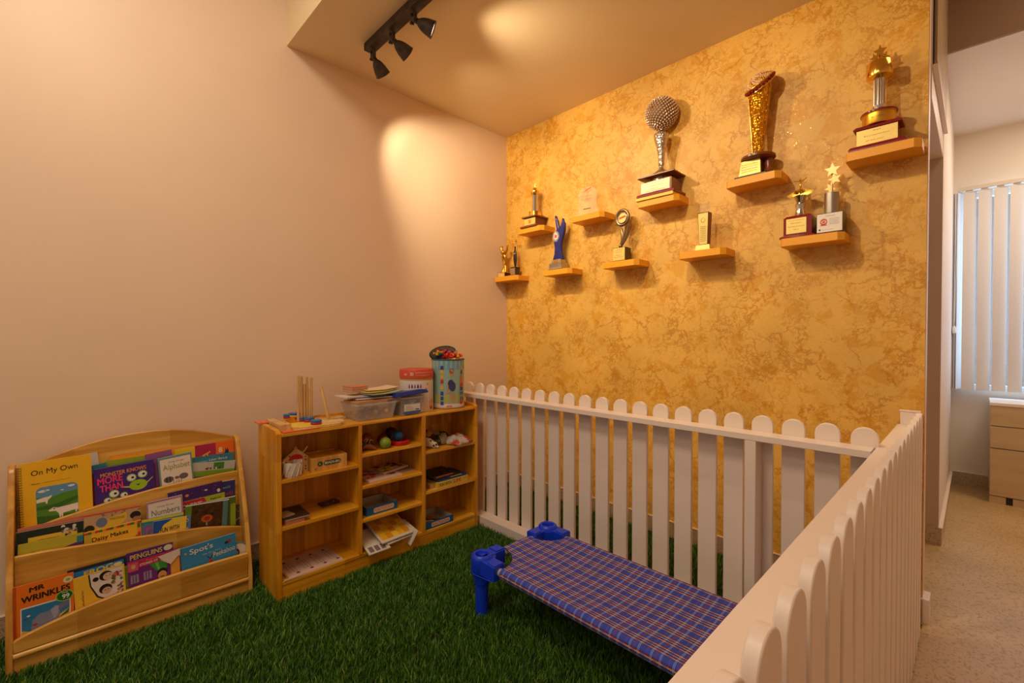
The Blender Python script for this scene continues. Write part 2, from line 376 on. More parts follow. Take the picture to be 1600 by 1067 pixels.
# ================================================================== THE SETTING
H = 2.905
def wallbox(name, boxes, smooth=False):
    b = MB()
    for bx in boxes: b.box(*bx)
    return struct(b.build(name, smooth=False))
wallbox('floor', [(-0.1, 4.24, -4.6, 2.9, -0.08, 0, TERR)])
wallbox('wall_left', [(-0.12, 0, -4.6, 0.08, 0, 3.6, WALL)])
wallbox('wall_back', [(0, 2.626, 0.0, 0.08, 0, 3.6, WALL), (0, 2.624, -0.003, 0.0, 0.10, H, WALLP)])
wallbox('wall_office_side', [(2.45, 2.632, 1.05, 2.67, 0, 3.6, OFFW), (2.45, 2.631, 1.046, 1.05, 0.0, 2.3, REVEAL), (2.50, 2.63, 0.08, 1.05, 2.30, 3.6, WALL)])
wallbox('wall_office_window', [(2.632, 4.24, 2.67, 2.80, 0, 0.80, OFFW), (2.632, 4.24, 2.67, 2.80, 2.42, 3.0, OFFW), (2.45, 2.632, 2.67, 2.80, 0, 3.0, OFFW), (2.632, 2.66, 2.67, 2.80, 0.80, 2.42, OFFW), (4.1, 4.24, 2.67, 2.80, 0.8, 2.42, OFFW)])
wallbox('wall_right_unseen', [(4.12, 4.24, -4.6, 2.67, 0, 3.6, WALL)])  # unseen corridor wall, added to keep world light off the fence
wallbox('ceiling', [(0, 2.66, -1.742, 0.08, H, 3.6, CEIL)])
wallbox('ceiling_hall', [(-0.1, 4.24, -4.6, 1.07, 3.52, 3.62, CEIL)])
wallbox('ceiling_office', [(2.632, 4.12, 1.075, 2.67, H, 3.02, OFFW)])
wallbox('wall_beam_office', [(2.632, 4.12, 1.055, 1.075, H, 3.6, TAUPE)])
sk = MB(); sk.box(0, 0.014, -4.6, -0.014, 0, 0.10, TERRS); sk.box(0, 0.016, -4.6, -0.014, 0.10, 0.104, WALL); struct(sk.build('baseboard_left', smooth=False))
sk = MB(); sk.box(0.0145, 2.626, -0.014, -0.003, 0, 0.10, TERRS); sk.box(0, 2.626, -0.016, -0.003, 0.10, 0.104, WALL)
sk.box(2.626, 2.648, -0.014, 0.08, 0, 0.104, FENCE); struct(sk.build('baseboard_back', smooth=False))
sk = MB(); sk.box(2.50, 2.632, 1.034, 1.046, 0, 0.104, TERRS); sk.box(2.632, 2.646, 1.034, 2.655, 0, 0.100, TERRS); sk.box(2.632, 2.650, 1.034, 2.652, 0.1005, 0.106, WALL)
sk.box(2.632, 4.12, 2.655, 2.67, 0, 0.108, TERRS); sk.box(2.651, 4.12, 2.652, 2.67, 0.1085, 0.113, OFFW); struct(sk.build('baseboard_office', smooth=False))
# high loft shutter above the office doorway
DKW = pm('dark_shadow_gap', (58, 40, 28), 0.7); TAN = paint('tan_shutter_laminate', (176, 146, 104), 0.4, 0.03, 6)
sh = MB(); sh.box(2.632, 2.636, 0.10, 1.02, 2.455, 3.45, DKW); sh.box(2.636, 2.645, 0.115, 0.545, 2.475, 3.45, TAN); sh.box(2.636, 2.645, 0.555, 1.005, 2.475, 3.45, TAN); sh.box(2.632, 2.650, 0.085, 1.04, 2.43, 2.445, WALL)
tag(sh.build('loft_shutter', smooth=False), 'tan two-leaf loft shutter high above the office doorway', 'shutter')
# the window behind the blind
fr = MB(); AL = pm('white_window_frame', (226, 226, 226), 0.4)
for a, b, c, d in ((2.66, 4.1, 0.80, 0.84), (2.66, 4.1, 2.38, 2.42), (2.66, 2.70, 0.84, 2.38), (4.06, 4.1, 0.84, 2.38), (3.36, 3.40, 0.84, 2.38)): fr.box(a, b, 2.70, 2.74, c, d, AL)
wf = struct(fr.build('window_1', smooth=False))
gp = MB(); gp.box(2.70, 4.06, 2.715, 2.719, 0.84, 2.38, glass('window_glass', (210, 225, 240), 0.05, 0.12)); gp.build('pane', wf, smooth=False)

# ------------------------------------------------------------------ artificial grass
def grass():
    rng = np.random.default_rng(3)
    regs = [((0.33, 2.52), (-3.05, -0.76), 34000), ((0.02, 0.33), (-3.05, -0.76), 16000), ((0.02, 2.56), (-0.76, -0.02), 15000)]
    P = []
    for (a, b), (c, d), den in regs:
        n = int((b-a)*(d-c)*den); P.append(np.stack([rng.uniform(a, b, n), rng.uniform(c, d, n)], 1))
    n = 900; P.append(np.stack([rng.uniform(2.612, 2.628, n), rng.uniform(-2.6, -0.05, n)], 1))
    P = np.concatenate(P); n = len(P)
    cl = np.sin(P[:, 0]*23+np.sin(P[:, 1]*17)*2)*np.cos(P[:, 1]*21+P[:, 0]*9)
    h = rng.uniform(0.016, 0.030, n)*(1+0.12*cl); an = rng.uniform(0, 2*np.pi, n); lean = rng.uniform(0.1, 0.95, n)*h; wd = rng.uniform(0.0011, 0.0019, n)
    h[-900:] *= 0.5; lean[-900:] *= .3
    la = 2.3+cl*0.9+rng.normal(0, 1.1, n)
    dx, dy = np.cos(la)*lean, np.sin(la)*lean; ux, uy = np.cos(an)*wd, np.sin(an)*wd
    v = np.zeros((n, 5, 3))
    z0 = 0.004
    v[:, 0] = np.stack([P[:, 0]-ux, P[:, 1]-uy, np.full(n, z0)], 1); v[:, 1] = np.stack([P[:, 0]+ux, P[:, 1]+uy, np.full(n, z0)], 1)
    v[:, 2] = np.stack([P[:, 0]+dx*.35+ux*.85, P[:, 1]+dy*.35+uy*.85, z0+h*.6], 1); v[:, 3] = np.stack([P[:, 0]+dx*.35-ux*.85, P[:, 1]+dy*.35-uy*.85, z0+h*.6], 1)
    v[:, 4] = np.stack([P[:, 0]+dx, P[:, 1]+dy, z0+h*.98], 1)
    base = (np.arange(n)*5)[:, None]
    loops = np.concatenate([base+np.array([0, 1, 2, 3]), base+np.array([3, 2, 4])], 1).reshape(-1)
    st = (np.arange(n)*7)[:, None]+np.array([0, 4]); tot = np.tile([4, 3], n)
    me = bpy.data.meshes.new('artificial_grass')
    me.vertices.add(n*5); me.vertices.foreach_set('co', v.reshape(-1).astype(np.float32))
    me.loops.add(n*7); me.loops.foreach_set('vertex_index', loops.astype(np.int32))
    me.polygons.add(n*2); me.polygons.foreach_set('loop_start', st.reshape(-1).astype(np.int32))
    me.update(calc_edges=True)
    at = me.attributes.new('blade', 'FLOAT', 'POINT'); at.data.foreach_set('value', np.repeat(rng.uniform(0, 1, n), 5).astype(np.float32))
    m = bpy.data.materials.new('grass_blades'); m.use_nodes = True; N, L, B = nodes(m)
    a = N.new('ShaderNodeAttribute'); a.attribute_name = 'blade'
    r = ramp(N, [(0.0, (28, 68, 4)), (0.5, (54, 106, 8)), (0.88, (84, 132, 18)), (1.0, (150, 166, 66))]); L.new(a.outputs['Fac'], r.inputs[0]); L.new(r.outputs[0], B.inputs['Base Color'])
    B.inputs['Roughness'].default_value = 0.5
    me.materials.append(m)
    o = bpy.data.objects.new('artificial_grass', me); COL.objects.link(o)
    tag(o, 'short green artificial turf covering the play corner floor', 'grass', kind='stuff')
    b = MB(); b.box(0.015, 2.60, -3.3, -0.015, 0.0, 0.004, pm('turf_backing', (16, 36, 10), 0.9)); bk = b.build('turf_backing', smooth=False); bk['kind'] = 'stuff'; bk.parent = o
grass()

# ================================================================== PICKET FENCES
def picket(name, parent, w, ztop, t, z0):
    r = w/2; pts = [(-r, z0), (r, z0), (r, ztop-r)]+[(r*math.cos(math.radians(a)), ztop-r+r*math.sin(math.radians(a))) for a in range(12, 180, 12)]+[(-r, ztop-r)]
    b = MB(); b.prism(pts, -t/2, t/2, 1, FENCE); return b.build(name, parent, bevel=0.0025, ang=30)
# fence along the gold wall, seen from the inside
f1 = thing('picket_fence', 'white picket fence running in front of the gold wallpaper behind the cot', 'fence', (0.02, -0.70, 0))
b = MB(); b.box(0.0, 2.515, -0.037, 0.045, 0.834, 0.86, FENCE); b.build('top_rail', f1, bevel=0.002)
b = MB(); b.box(0.0, 2.515, -0.037, 0.045, 0.006, 0.066, FENCE); b.build('base_rail', f1, bevel=0.002)
for x in (0.003, 2.118): b = MB(); b.box(x, x+0.040, -0.036, 0.044, 0.066, 0.834, FENCE); b.build('post', f1, bevel=0.002)
p0 = None
for k in range(23):
    x = 0.062+0.1102*k
    if x > 2.57: break
    if p0 is None: p0 = picket('picket', f1, 0.079, 0.924, 0.018, 0.012); o = p0
    else: o = p0.copy(); COL.objects.link(o); o.parent = f1
    o.location = (x, 0.0545, 0)
# fence beside the corridor, running towards the viewer
f2 = thing('picket_fence', 'white picket fence running towards the viewer along the terrazzo corridor', 'fence', (2.60, -0.05, 0))
b = MB(); b.box(-0.060, 0.008, -2.95, -0.0, 0.834, 0.86, FENCE); b.build('top_rail', f2, bevel=0.002)
b = MB(); b.box(-0.060, 0.008, -2.95, -0.0, 0.006, 0.066, FENCE); b.build('base_rail', f2, bevel=0.002)
for y in (-0.64, -1.70, -2.90): b = MB(); b.box(-0.058, 0.008, y-0.04, y, 0.066, 0.834, FENCE); b.build('post', f2, bevel=0.002)
b = MB(); b.box(-0.052, 0.012, 0.004, 0.028, 0.006, 0.915, FENCE); b.box(-0.056, 0.016, 0.002, 0.030, 0.915, 0.922, FENCE); b.build('end_post', f2, bevel=0.002)
p0 = None
for k in range(27):
    y = -2.229+0.1078*k+0.05-0.1078*6
    if y > -0.04: break
    if p0 is None: p0 = picket('picket', f2, 0.082, 0.932, 0.019, 0.006); o = p0
    else: o = p0.copy(); COL.objects.link(o); o.parent = f2
    o.rotation_euler = (0, 0, math.pi/2); o.location = (0.0185, y, 0)

# ================================================================== COT
cot = thing('stackable_cot', 'low blue plastic cot with a blue, red and yellow tartan sling bed', 'cot', (1.245, -1.345, 0.0))
CL, CW, CZ, CR = 1.16, 0.445, 0.243, 0.017
def cot_leg(cx, cy, sx, sy):
    b = MB()
    b.lathe([(0.024, 0.0), (0.028, 0.004), (0.029, 0.10), (0.0295, 0.148), (0.034, 0.150), (0.036, 0.20)], BLUEP, (cx, cy, 0), 28)
    for k in range(8):
        a = k*math.pi/4; b.box(cx+0.033*math.cos(a)-0.003, cx+0.033*math.cos(a)+0.003, cy+0.033*math.sin(a)-0.003, cy+0.033*math.sin(a)+0.003, 0.15, 0.20, BLUEP)
    leg = b.build('leg', cot, bevel=0.0015)
    b = MB()
    # rounded socket with a cup in its top
    b.lathe([(0.044, 0.196), (0.048, 0.202), (0.049, 0.262), (0.047, 0.272), (0.040, 0.278), (0.031, 0.278), (0.028, 0.272), (0.027, 0.240), (0.001, 0.238)], BLUEP, (cx, cy, 0), 32)
    def q(v0, v1, s): return (v0, v1) if s > 0 else (-v1, -v0)
    a0, a1 = q(0.0, 0.118, sx); w0, w1 = q(-0.036, 0.026, sy)
    for (u0, u1, v0, v1, zt) in ((a0, a1, w0, w1, 0.266),):
        b.box(cx+u0, cx+u1, cy+v0, cy+v1, 0.204, zt, BLUEP)
    c0, c1 = q(0.0, 0.118, sy); d0, d1 = q(-0.036, 0.026, sx)
    b.box(cx+d0, cx+d1, cy+c0, cy+c1, 0.204, 0.266, BLUEP)
    # diagonal web and raised arm caps
    tri = [(cx+sx*0.02, cy+sy*0.02), (cx+sx*0.066, cy+sy*0.02), (cx+sx*0.02, cy+sy*0.066)]
    b.prism(tri, 0.206, 0.263, 2, BLUEP)
    a0, a1 = q(0.070, 0.116, sx); b.box(cx+a0, cx+a1, cy+w0+0.006, cy+w1-0.006, 0.262, 0.271, BLUEP)
    c0, c1 = q(0.070, 0.116, sy); b.box(cx+d0+0.006, cx+d1-0.006, cy+c0, cy+c1, 0.262, 0.271, BLUEP)
    b.tube([(cx-sx*0.050, cy+sy*0.06, 0.203), (cx-sx*0.051, cy, 0.203), (cx-sx*0.036, cy-sy*0.036, 0.203), (cx, cy-sy*0.051, 0.203), (cx+sx*0.10, cy-sy*0.038, 0.203)], 0.0022, BLUEP, 6)
    b.build('corner_bracket', cot, bevel=0.005, seg=3)
for cx, sx in ((0, 1), (CL, -1)):
    for cy, sy in ((0, 1), (CW, -1)): cot_leg(cx, cy, sx, sy)
for y in (0, CW): b = MB(); b.tube([(0.03, y, CZ-0.008), (CL-0.03, y, CZ-0.008)], CR, STEEL, 14); b.build('side_tube', cot)
for x in (0, CL): b = MB(); b.tube([(x, 0.03, CZ-0.008), (x, CW-0.03, CZ-0.008)], CR, STEEL, 14); b.build('end_tube', cot)
def sling():
    nx, ny = 110, 60; r = CR+0.004; ex = 0.055
    def edge(s, Lh):
        if s < 0: a = min(-s/r, 2.9); return -r*math.sin(a), -(r-r*math.cos(a))
        if s > Lh: a = min((s-Lh)/r, 2.9); return Lh+r*math.sin(a), -(r-r*math.cos(a))
        return s, 0
    vs = []; uv = []; bad = set(); moved = set()
    for i in range(nx+1):
        for j in range(ny+1):
            s = -ex+(CL+2*ex)*i/nx; t = -ex+(CW+2*ex)*j/ny
            x, dz1 = edge(s, CL); y, dz2 = edge(t, CW)
            z = CZ-0.008+r+dz1+dz2
            m = min(max(x, 0), CL)/CL; n = min(max(y, 0), CW)/CW
            z -= 0.018*math.sin(math.pi*m)*math.sin(math.pi*n)
            z += 0.0016*math.sin(x*24+y*9)*math.sin(math.pi*n)
            uu, vv = s, t
            for qx in (0, CL):
                for qy in (0, CW):
                    sx, sy = (1 if qx == 0 else -1), (1 if qy == 0 else -1)
                    ix, iy = (x-qx)*sx, (y-qy)*sy; dx, dy = max(ix, 0), max(iy, 0); d = math.hypot(dx, dy); R = 0.135
                    if d < R:
                        moved.add(len(vs))
                        if d < 1e-4: bad.add(len(vs)); dx = dy = 1e-3; d = 1.414e-3
                        if ix < 0 or iy < 0:
                            if ix < 0 and iy < 0: bad.add(len(vs))
                            elif iy < 0: x = qx+sx*R
                            else: y = qy+sy*R
                        else:
                            k = R/d; x, y = qx+sx*dx*k, qy+sy*dy*k
                        uu, vv = x, y
            vs.append((x, y, z)); uv.append((uu, vv))
    fs = [(i*(ny+1)+j, (i+1)*(ny+1)+j, (i+1)*(ny+1)+j+1, i*(ny+1)+j+1) for i in range(nx) for j in range(ny)]
    def area_(f):
        a, b_, c, d = (Vector(vs[k]) for k in f); return (c-a).cross(d-b_).length
    fs = [f for f in fs if area_(f) > 2.5e-5 and not any(k in bad for k in f) and not all(k in moved for k in f)]
    me = bpy.data.meshes.new('sling_bed'); me.from_pydata(vs, [], fs); ul = me.uv_layers.new(name='weave')
    for l in me.loops: ul.data[l.index].uv = uv[l.vertex_index]
    me.materials.append(plaid()); me.shade_smooth(); me.update()
    o = bpy.data.objects.new('sling_bed', me); COL.objects.link(o); o.parent = cot
    sd = o.modifiers.new('thickness', 'SOLIDIFY'); sd.thickness = 0.0015; sd.offset = 1
sling()

# ================================================================== BOOK RACK
rack = thing('book_rack', 'low pine display rack with three curved book tiers against the left wall', 'bookshelf', (0, 0, 0))
RY0, RY1 = -2.83, -2.025
side = [(0.03, 0), (0.337, 0), (0.336, 0.10), (0.312, 0.20), (0.290, 0.29), (0.263, 0.375), (0.211, 0.506), (0.167, 0.61), (0.128, 0.705), (0.116, 0.722), (0.095, 0.732), (0.05, 0.728), (0.04, 0.60)]
for y in (RY0, RY1-0.02):
    b = MB(); b.prism(side, y, y+0.02, 1, PINE_Z); b.build('side_panel', rack, bevel=0.004, seg=3)
def interp(prof, y):
    for (a, za), (c, zc) in zip(prof, prof[1:]):
        if y <= c:
            t = max(0, (y-a)/(c-a)); t = t*t*(3-2*t) if len(prof) < 4 else t
            return za+(zc-za)*t
    return prof[-1][1]
def tier(name, x0, x1, zb, prof, parent=rack):
    ys = [RY0+0.02+(RY1-RY0-0.04)*i/30 for i in range(31)]
    b = MB(); b.prism([(ys[0], zb)]+[(ys[-1], zb)]+[(y, interp(prof, y)) for y in reversed(ys)], x0, x1, 0, PINE_Y); return b.build(name, parent, bevel=0.004, seg=3)
P1 = [(-2.81, .130), (-2.78, .143), (-2.72, .158), (-2.66, .171), (-2.59, .183), (-2.52, .192), (-2.42, .199), (-2.31, .203), (-2.18, .204), (-2.045, .201)]
P2 = [(-2.81, .410), (-2.74, .407), (-2.67, .400), (-2.58, .390), (-2.50, .381), (-2.40, .368), (-2.30, .356), (-2.20, .343), (-2.12, .324), (-2.045, .302)]
P3 = [(-2.81, .47), (-2.7, .50), (-2.585, .521), (-2.5, .536), (-2.38, .551), (-2.25, .560), (-2.14, .564), (-2.045, .564)]
PB = [(-2.81, .715), (-2.76, .728), (-2.70, .748), (-2.62, .774), (-2.54, .792), (-2.46, .801), (-2.38, .803), (-2.30, .797), (-2.22, .783), (-2.14, .760), (-2.08, .738), (-2.045, .726)]
tier('front_board', 0.317, 0.335, 0.086, P1); tier('front_board', 0.225, 0.243, 0.102, P2); tier('front_board', 0.150, 0.168, 0.28, P3); tier('back_board', 0.072, 0.087, 0.01, PB)
b = MB(); b.tube([(0.329, RY0+0.02, 0.074), (0.329, RY1-0.02, 0.074)], 0.0115, PINE_Y, 12); b.build('lip_moulding', rack)
b = MB(); b.box(0.308, 0.330, RY0+0.02, RY1-0.02, 0.0, 0.066, PINE_Y); b.build('kick_board', rack, bevel=0.002)
for x0, x1, z in ((0.087, 0.317, 0.088), (0.168, 0.225, 0.262), (0.087, 0.150, 0.43)):
    b = MB(); b.box(x0, x1, RY0+0.02, RY1-0.02, z-0.014, z, PINE_Y); b.build('tray', rack)

# ================================================================== OPEN SHELF UNIT
unit = thing('toy_shelf', 'open honey-coloured wooden shelf unit with three columns holding toys', 'shelf', (0, 0, 0))
SX0, SX1 = 0.25, 0.525
YL0, YL1, D1a, D1b, D2a, D2b, YR0, YR1 = -1.974, -1.951, -1.572, -1.554, -1.184, -1.159, -0.781, -0.762
sp_ = [(SX0, 0), (SX1, 0), (SX1, 0.790), (SX1-0.012, 0.803), (SX1-0.03, 0.808), (SX0, 0.812)]
for a, c in ((YL0, YL1), (YR0, YR1)): b = MB(); b.prism(sp_, a, c, 1, SHW_Z); b.build('side_panel', unit, bevel=0.002)
b = MB(); b.box(SX0+0.012, SX1-0.002, YL1, YR0, 0.774, 0.789, SHW_Y); b.build('top_board', unit, bevel=0.002)
b = MB(); b.box(SX0, SX0+0.012, YL1, YR0, 0.0, 0.812, SHW_Z); b.build('back_panel', unit)
for a, c in ((D1a, D1b), (D2a, D2b)): b = MB(); b.box(SX0+0.012, SX1-0.001, a, c, 0.095, 0.774, SHW_Z); b.build('divider', unit, bevel=0.0015)
b = MB(); b.box(SX0+0.012, SX1-0.003, YL1, YR0, 0.078, 0.096, SHW_Y); b.build('bottom_board', unit, bevel=0.002)
b = MB(); b.box(SX1-0.022, SX1-0.006, YL1, YR0, 0.0, 0.078, SHW_Y); b.build('kick_board', unit)
SHZ = {'l': (YL1, D1a, (0.573, 0.352)), 'm': (D1b, D2a, (0.622, 0.452, 0.275)), 'r': (D2b, YR0, (0.566, 0.328))}
for a, c, zs in SHZ.values():
    for z in zs: b = MB(); b.box(SX0+0.012, SX1-0.003, a, c, z-0.018, z, SHW_Y); b.build('shelf_board', unit, bevel=0.0015)

# ================================================================== CEILING TRACK
tr = thing('track_light', 'rusty black three-lamp spotlight bar fixed to the sloping-lit ceiling', 'spotlight bar', (0.33, -1.41, H))
tr['label'] = 'rusty black ceiling spotlight bar with three cup-shaped lamps'
b = MB(); b.box(0.0, 0.66, -0.028, 0.028, -0.042, 0.0, RUST); b.build('bar', tr, bevel=0.003)
LAMP = pm('lamp_reflector', (250, 226, 190), 0.4)
EM = bpy.data.materials.new('lamp_glow'); EM.use_nodes = True; _n, _l, _b = nodes(EM); _b.inputs['Emission Color'].default_value = (1, .82, .58, 1); _b.inputs['Emission Strength'].default_value = 1.5
def head(x, y, z, d):
    """lamp swivelling below the bar, mouth along d"""
    d = Vector(d).normalized(); q = d.to_track_quat('Z', 'Y'); e = Vector((x, y, z))
    b = MB(); b.tube([(x, y, -0.040), (x, y, z+0.03)], 0.009, RUST, 12)
    b.box(x-0.016, x-0.011, y-0.009, y+0.009, z-0.02, z+0.035, RUST); b.box(x+0.011, x+0.016, y-0.009, y+0.009, z-0.02, z+0.035, RUST)
    b.tube([(x-0.024, y, z-0.006), (x+0.024, y, z-0.006)], 0.005, RUST, 8); b.ball((x-0.026, y, z-0.006), 0.008, RUST, 10)
    yk = b.build('yoke', tr, bevel=0.001)
    b = MB(); b.lathe([(0.010, -0.012), (0.013, 0.0), (0.014, 0.022), (0.021, 0.030), (0.028, 0.042), (0.036, 0.066), (0.0415, 0.098), (0.0435, 0.103), (0.0405, 0.103), (0.034, 0.068), (0.024, 0.046), (0.002, 0.044)], RUST, (0, 0, 0), 28)
    s = b.build('lamp_shade', tr); s.location = e; s.rotation_euler = q.to_euler()
    b = MB(); b.lathe([(0.002, 0.050), (0.026, 0.052), (0.0385, 0.097), (0.002, 0.0985)], LAMP, (0, 0, 0), 24); g = b.build('bulb', s)
    g.data.materials[0] = EM
    return Vector((0.33, -1.41, H))+e+d*0.125
h1 = head(0.055, 0.0, -0.085, (-0.036, 0.102, -0.085)); h2 = head(0.265, 0.0, -0.085, (0.001, 0.114, -0.051)); h3 = head(0.475, 0.0, -0.085, (0.044, 0.080, -0.034))
spot('lamp_beam_1', h1, (0.0, -0.30, 2.12), 25, WARM, 86, 0.6)
spot('lamp_beam_2', h2, (0.45, 0.0, 2.0), 34, WARM, 104, 0.7)
spot('lamp_beam_3', h3, (1.45, 0.0, 2.10), 40, WARM, 112, 0.7)
spot('lamp_beam_4', (1.75, -1.45, 2.79), (2.05, 0.0, 1.85), 40, WARM, 92, 0.7)
# ================================================================== BOOKS IN THE RACK
def cover_mesh(wd, ht, th, col, edge=None):
    b = MB(); k = C(col); e = C(edge) if edge else k
    b.box(-wd/2, wd/2, -th/2, -th/2+0.0012, 0, ht, k); b.box(-wd/2, wd/2, th/2-0.0012, th/2, 0, ht, e)
    b.box(-wd/2, -wd/2+0.0012, -th/2+0.0012, th/2-0.0012, 0, ht, e)
    return b
BOOKS = 'picture books in the pine rack'
def book(label, x, tl, tr, zb, th, col, art=None, edge=None, lean=1.3, name='picture_book', page=(226, 218, 204), pages=True, left=None):
    """face plane at x, top corners seen at pixels tl and tr, standing on the tray at zb"""
    A = atx(*tl, x); B = atx(*tr, x)
    if left is not None: A = Vector((x, left, A.z))
    wd = B.y-A.y; roll = max(-0.10, min(0.10, math.atan2(B.z-A.z, wd)))
    top = (A+B)/2; ht = (top.z-zb)/math.cos(math.radians(lean)); xb = x-th/2+0.0
    o = thing(name, label, 'book', (0, 0, 0), 0, BOOKS)
    R = Matrix.Rotation(math.pi/2, 4, 'Z') @ Matrix.Rotation(-math.radians(lean), 4, 'X') @ Matrix.Rotation(-roll, 4, 'Y')
    # put the middle of the top front edge where the photo shows it
    loc = top - (R.to_3x3() @ Vector((0, -th/2, ht)))
    o.location = loc; o.rotation_euler = R.to_euler()
    b = cover_mesh(wd, ht, th, col, edge)
    if art: art(b, wd, ht, -th/2)
    b.build('cover', o, smooth=False)
    if pages:
        p = MB(); p.box(-wd/2+0.0014, wd/2-0.0015, -th/2+0.0013, th/2-0.0013, 0.001, ht-0.0012, C(page, 0.8)); p.build('pages', o, smooth=False)
    return o
def R_(b, W, Hh, y, u0, u1, v0, v1, c, l=1): b.print_poly(rect(-W/2+u0*W, -W/2+u1*W, v0*Hh, v1*Hh), y, l, C(c))
def E_(b, W, Hh, y, u, v, ru, rv, c, l=2, n=20, a0=0, a1=360): b.print_poly(ell(-W/2+u*W, v*Hh, ru*W, rv*W, n, a0, a1), y, l, C(c))
def PL(b, W, Hh, y, pts, c, l=2): b.print_poly([(-W/2+u*W, v*Hh) for u, v in pts], y, l, C(c))
def T_(b, W, Hh, y, t, u0, u1, v0, v1, c, l=4, bold=0.0, rise=0.0, r90=False): b.text(t, -W/2+u0*W, -W/2+u1*W, v0*Hh, v1*Hh, y, l, C(c), bold, rise*Hh, r90)
def speck(b, W, Hh, y, u0, u1, v0, v1, cols, n, s, l=2, seed=0):
    r = random.Random(seed)
    for i in range(n):
        u, v = r.uniform(u0, u1), r.uniform(v0, v1); ru = r.uniform(.5, 1)*s; rv = r.uniform(.4, 1)*s
        E_(b, W, Hh, y, u, v, ru, rv, r.choice(cols), l+(i % 5)*.35, 9)

# --- upper tier -----------------------------------------------------
def a_sheep(b, W, H_, y):
    T_(b, W, H_, y, 'On My Own', .16, .80, .80, .89, (40, 30, 24), bold=.01, rise=.02)
    T_(b, W, H_, y, 'Name', .16, .27, .705, .725, (70, 56, 40)); R_(b, W, H_, y, .28, .70, .712, .715, (90, 70, 40))
    b.print_poly(rrect(-W/2+.21*W, -W/2+.79*W, .17*H_, .655*H_, .02), y, 1, C((98, 150, 190)))
    PL(b, W, H_, y, [(.215, .53), (.215, .20), (.785, .20), (.785, .55), (.6, .54), (.4, .50)], (84, 140, 40), 2)
    PL(b, W, H_, y, [(.215, .40), (.5, .41), (.785, .47), (.785, .42), (.5, .34), (.215, .36)], (60, 110, 34), 3)
    PL(b, W, H_, y, [(.215, .28), (.5, .25), (.785, .24), (.785, .18), (.215, .18)], (54, 104, 34), 3)
    for u, v, r in ((.30, .60, .06), (.36, .605, .04), (.70, .615, .05), (.57, .575, .025)): E_(b, W, H_, y, u, v, r, r*.4, (230, 226, 220), 3)
    PL(b, W, H_, y, [(.215, .50), (.30, .515), (.38, .52), (.43, .535), (.41, .50), (.37, .475), (.36, .43), (.34, .43), (.335, .46), (.215, .455)], (238, 226, 218), 4)
    PL(b, W, H_, y, [(.37, .335), (.44, .365), (.50, .35), (.62, .355), (.785, .365), (.785, .27), (.77, .28), (.76, .245), (.745, .245), (.745, .28), (.57, .265), (.565, .215), (.55, .215), (.545, .262), (.535, .215), (.52, .215), (.51, .27), (.47, .31), (.38, .318)], (240, 226, 220), 4)
    E_(b, W, H_, y, .45, .345, .012, .012, (90, 40, 40), 5)
o = book('tall yellow spiral-bound book titled On My Own with two sheep on its cover', .139, (28, 726), (142, 709), .435, .006, (242, 186, 30), a_sheep, name='spiral_bound_book')
bb = o.location; W_ = (atx(142, 709, .139)-atx(28, 726, .139)).y
hh = atx(85, 717, .139).z-.435
b = MB()
for i in range(30):
    z = 0.012+i*(hh-0.03)/29; c = (-W_/2+0.004, 0, z)
    b.tube([(c[0]+0.006*math.cos(t), 0.006*math.sin(t), z) for t in [k*math.pi/4 for k in range(8)]], 0.0009, BLACK, 5, closed=True)
b.build('spiral_binding', o)
def a_monster(b, W, H_, y):
    T_(b, W, H_, y, 'MONSTER KNOWS', .10, .86, .83, .90, (240, 150, 40), bold=.03, rise=.015)
    T_(b, W, H_, y, 'MORE', .05, .45, .70, .82, (238, 60, 110), bold=.05, rise=.02); T_(b, W, H_, y, 'THAN.', .08, .48, .565, .68, (238, 60, 110), bold=.05, rise=.02)
    T_(b, W, H_, y, 'LESS', .52, .92, .31, .42, (238, 60, 110), bold=.05, rise=.02)
    for u, v, r in ((.60, .73, .085), (.79, .76, .085), (.30, .50, .085), (.46, .44, .065), (.19, .40, .065)):
        E_(b, W, H_, y, u, v, r, r, (150, 180, 50), 2); E_(b, W, H_, y, u, v, r*.82, r*.78, (232, 232, 220), 3); E_(b, W, H_, y, u+.02, v, r*.3, r*.3, (30, 40, 90), 4)
    E_(b, W, H_, y, .71, .575, .155, .115, (160, 196, 40), 2); PL(b, W, H_, y, [(.66, .60), (.70, .585), (.74, .60), (.71, .56)], (30, 30, 20), 4)
    PL(b, W, H_, y, [(.56, .58), (.42, .60), (.41, .585), (.56, .55)], (190, 200, 90), 2); PL(b, W, H_, y, [(.86, .60), (.97, .68), (.97, .665), (.86, .57)], (190, 200, 90), 2)
    PL(b, W, H_, y, [(.25, .42), (.5, .40), (.6, .2), (.2, .2)], (160, 196, 40), 1)
book('purple book about a green monster with big eyes, titled Monster Knows More Than Less', .137, (146, 734), (240, 717), .436, .010, (68, 34, 128), a_monster)
book('dark red book half hidden behind the purple monster book', .123, (141, 741), (242, 724), .436, .006, (128, 22, 30))
def a_alpha(b, W, H_, y):
    R_(b, W, H_, y, .05, .95, 0, .96, (232, 220, 206)); T_(b, W, H_, y, 'Alphabet', .12, .92, .72, .85, (150, 160, 50), bold=.01); T_(b, W, H_, y, 'living things', .30, .74, .875, .905, (120, 110, 110))
    for u, r in ((.26, .15), (.50, .07), (.70, .14)): E_(b, W, H_, y, u, .555+u*.03, r, r*.75, (110, 98, 92), 2)
    for u in (.20, .30): E_(b, W, H_, y, u, .565, .025, .10, (60, 52, 50), 3)
    for u in (.40, .48, .55, .62): PL(b, W, H_, y, [(u, .53), (u+.02, .53), (u-.02, .44), (u-.04, .44)], (140, 128, 60), 3)
    T_(b, W, H_, y, 'A', .80, .93, .38, .47, (150, 160, 50))
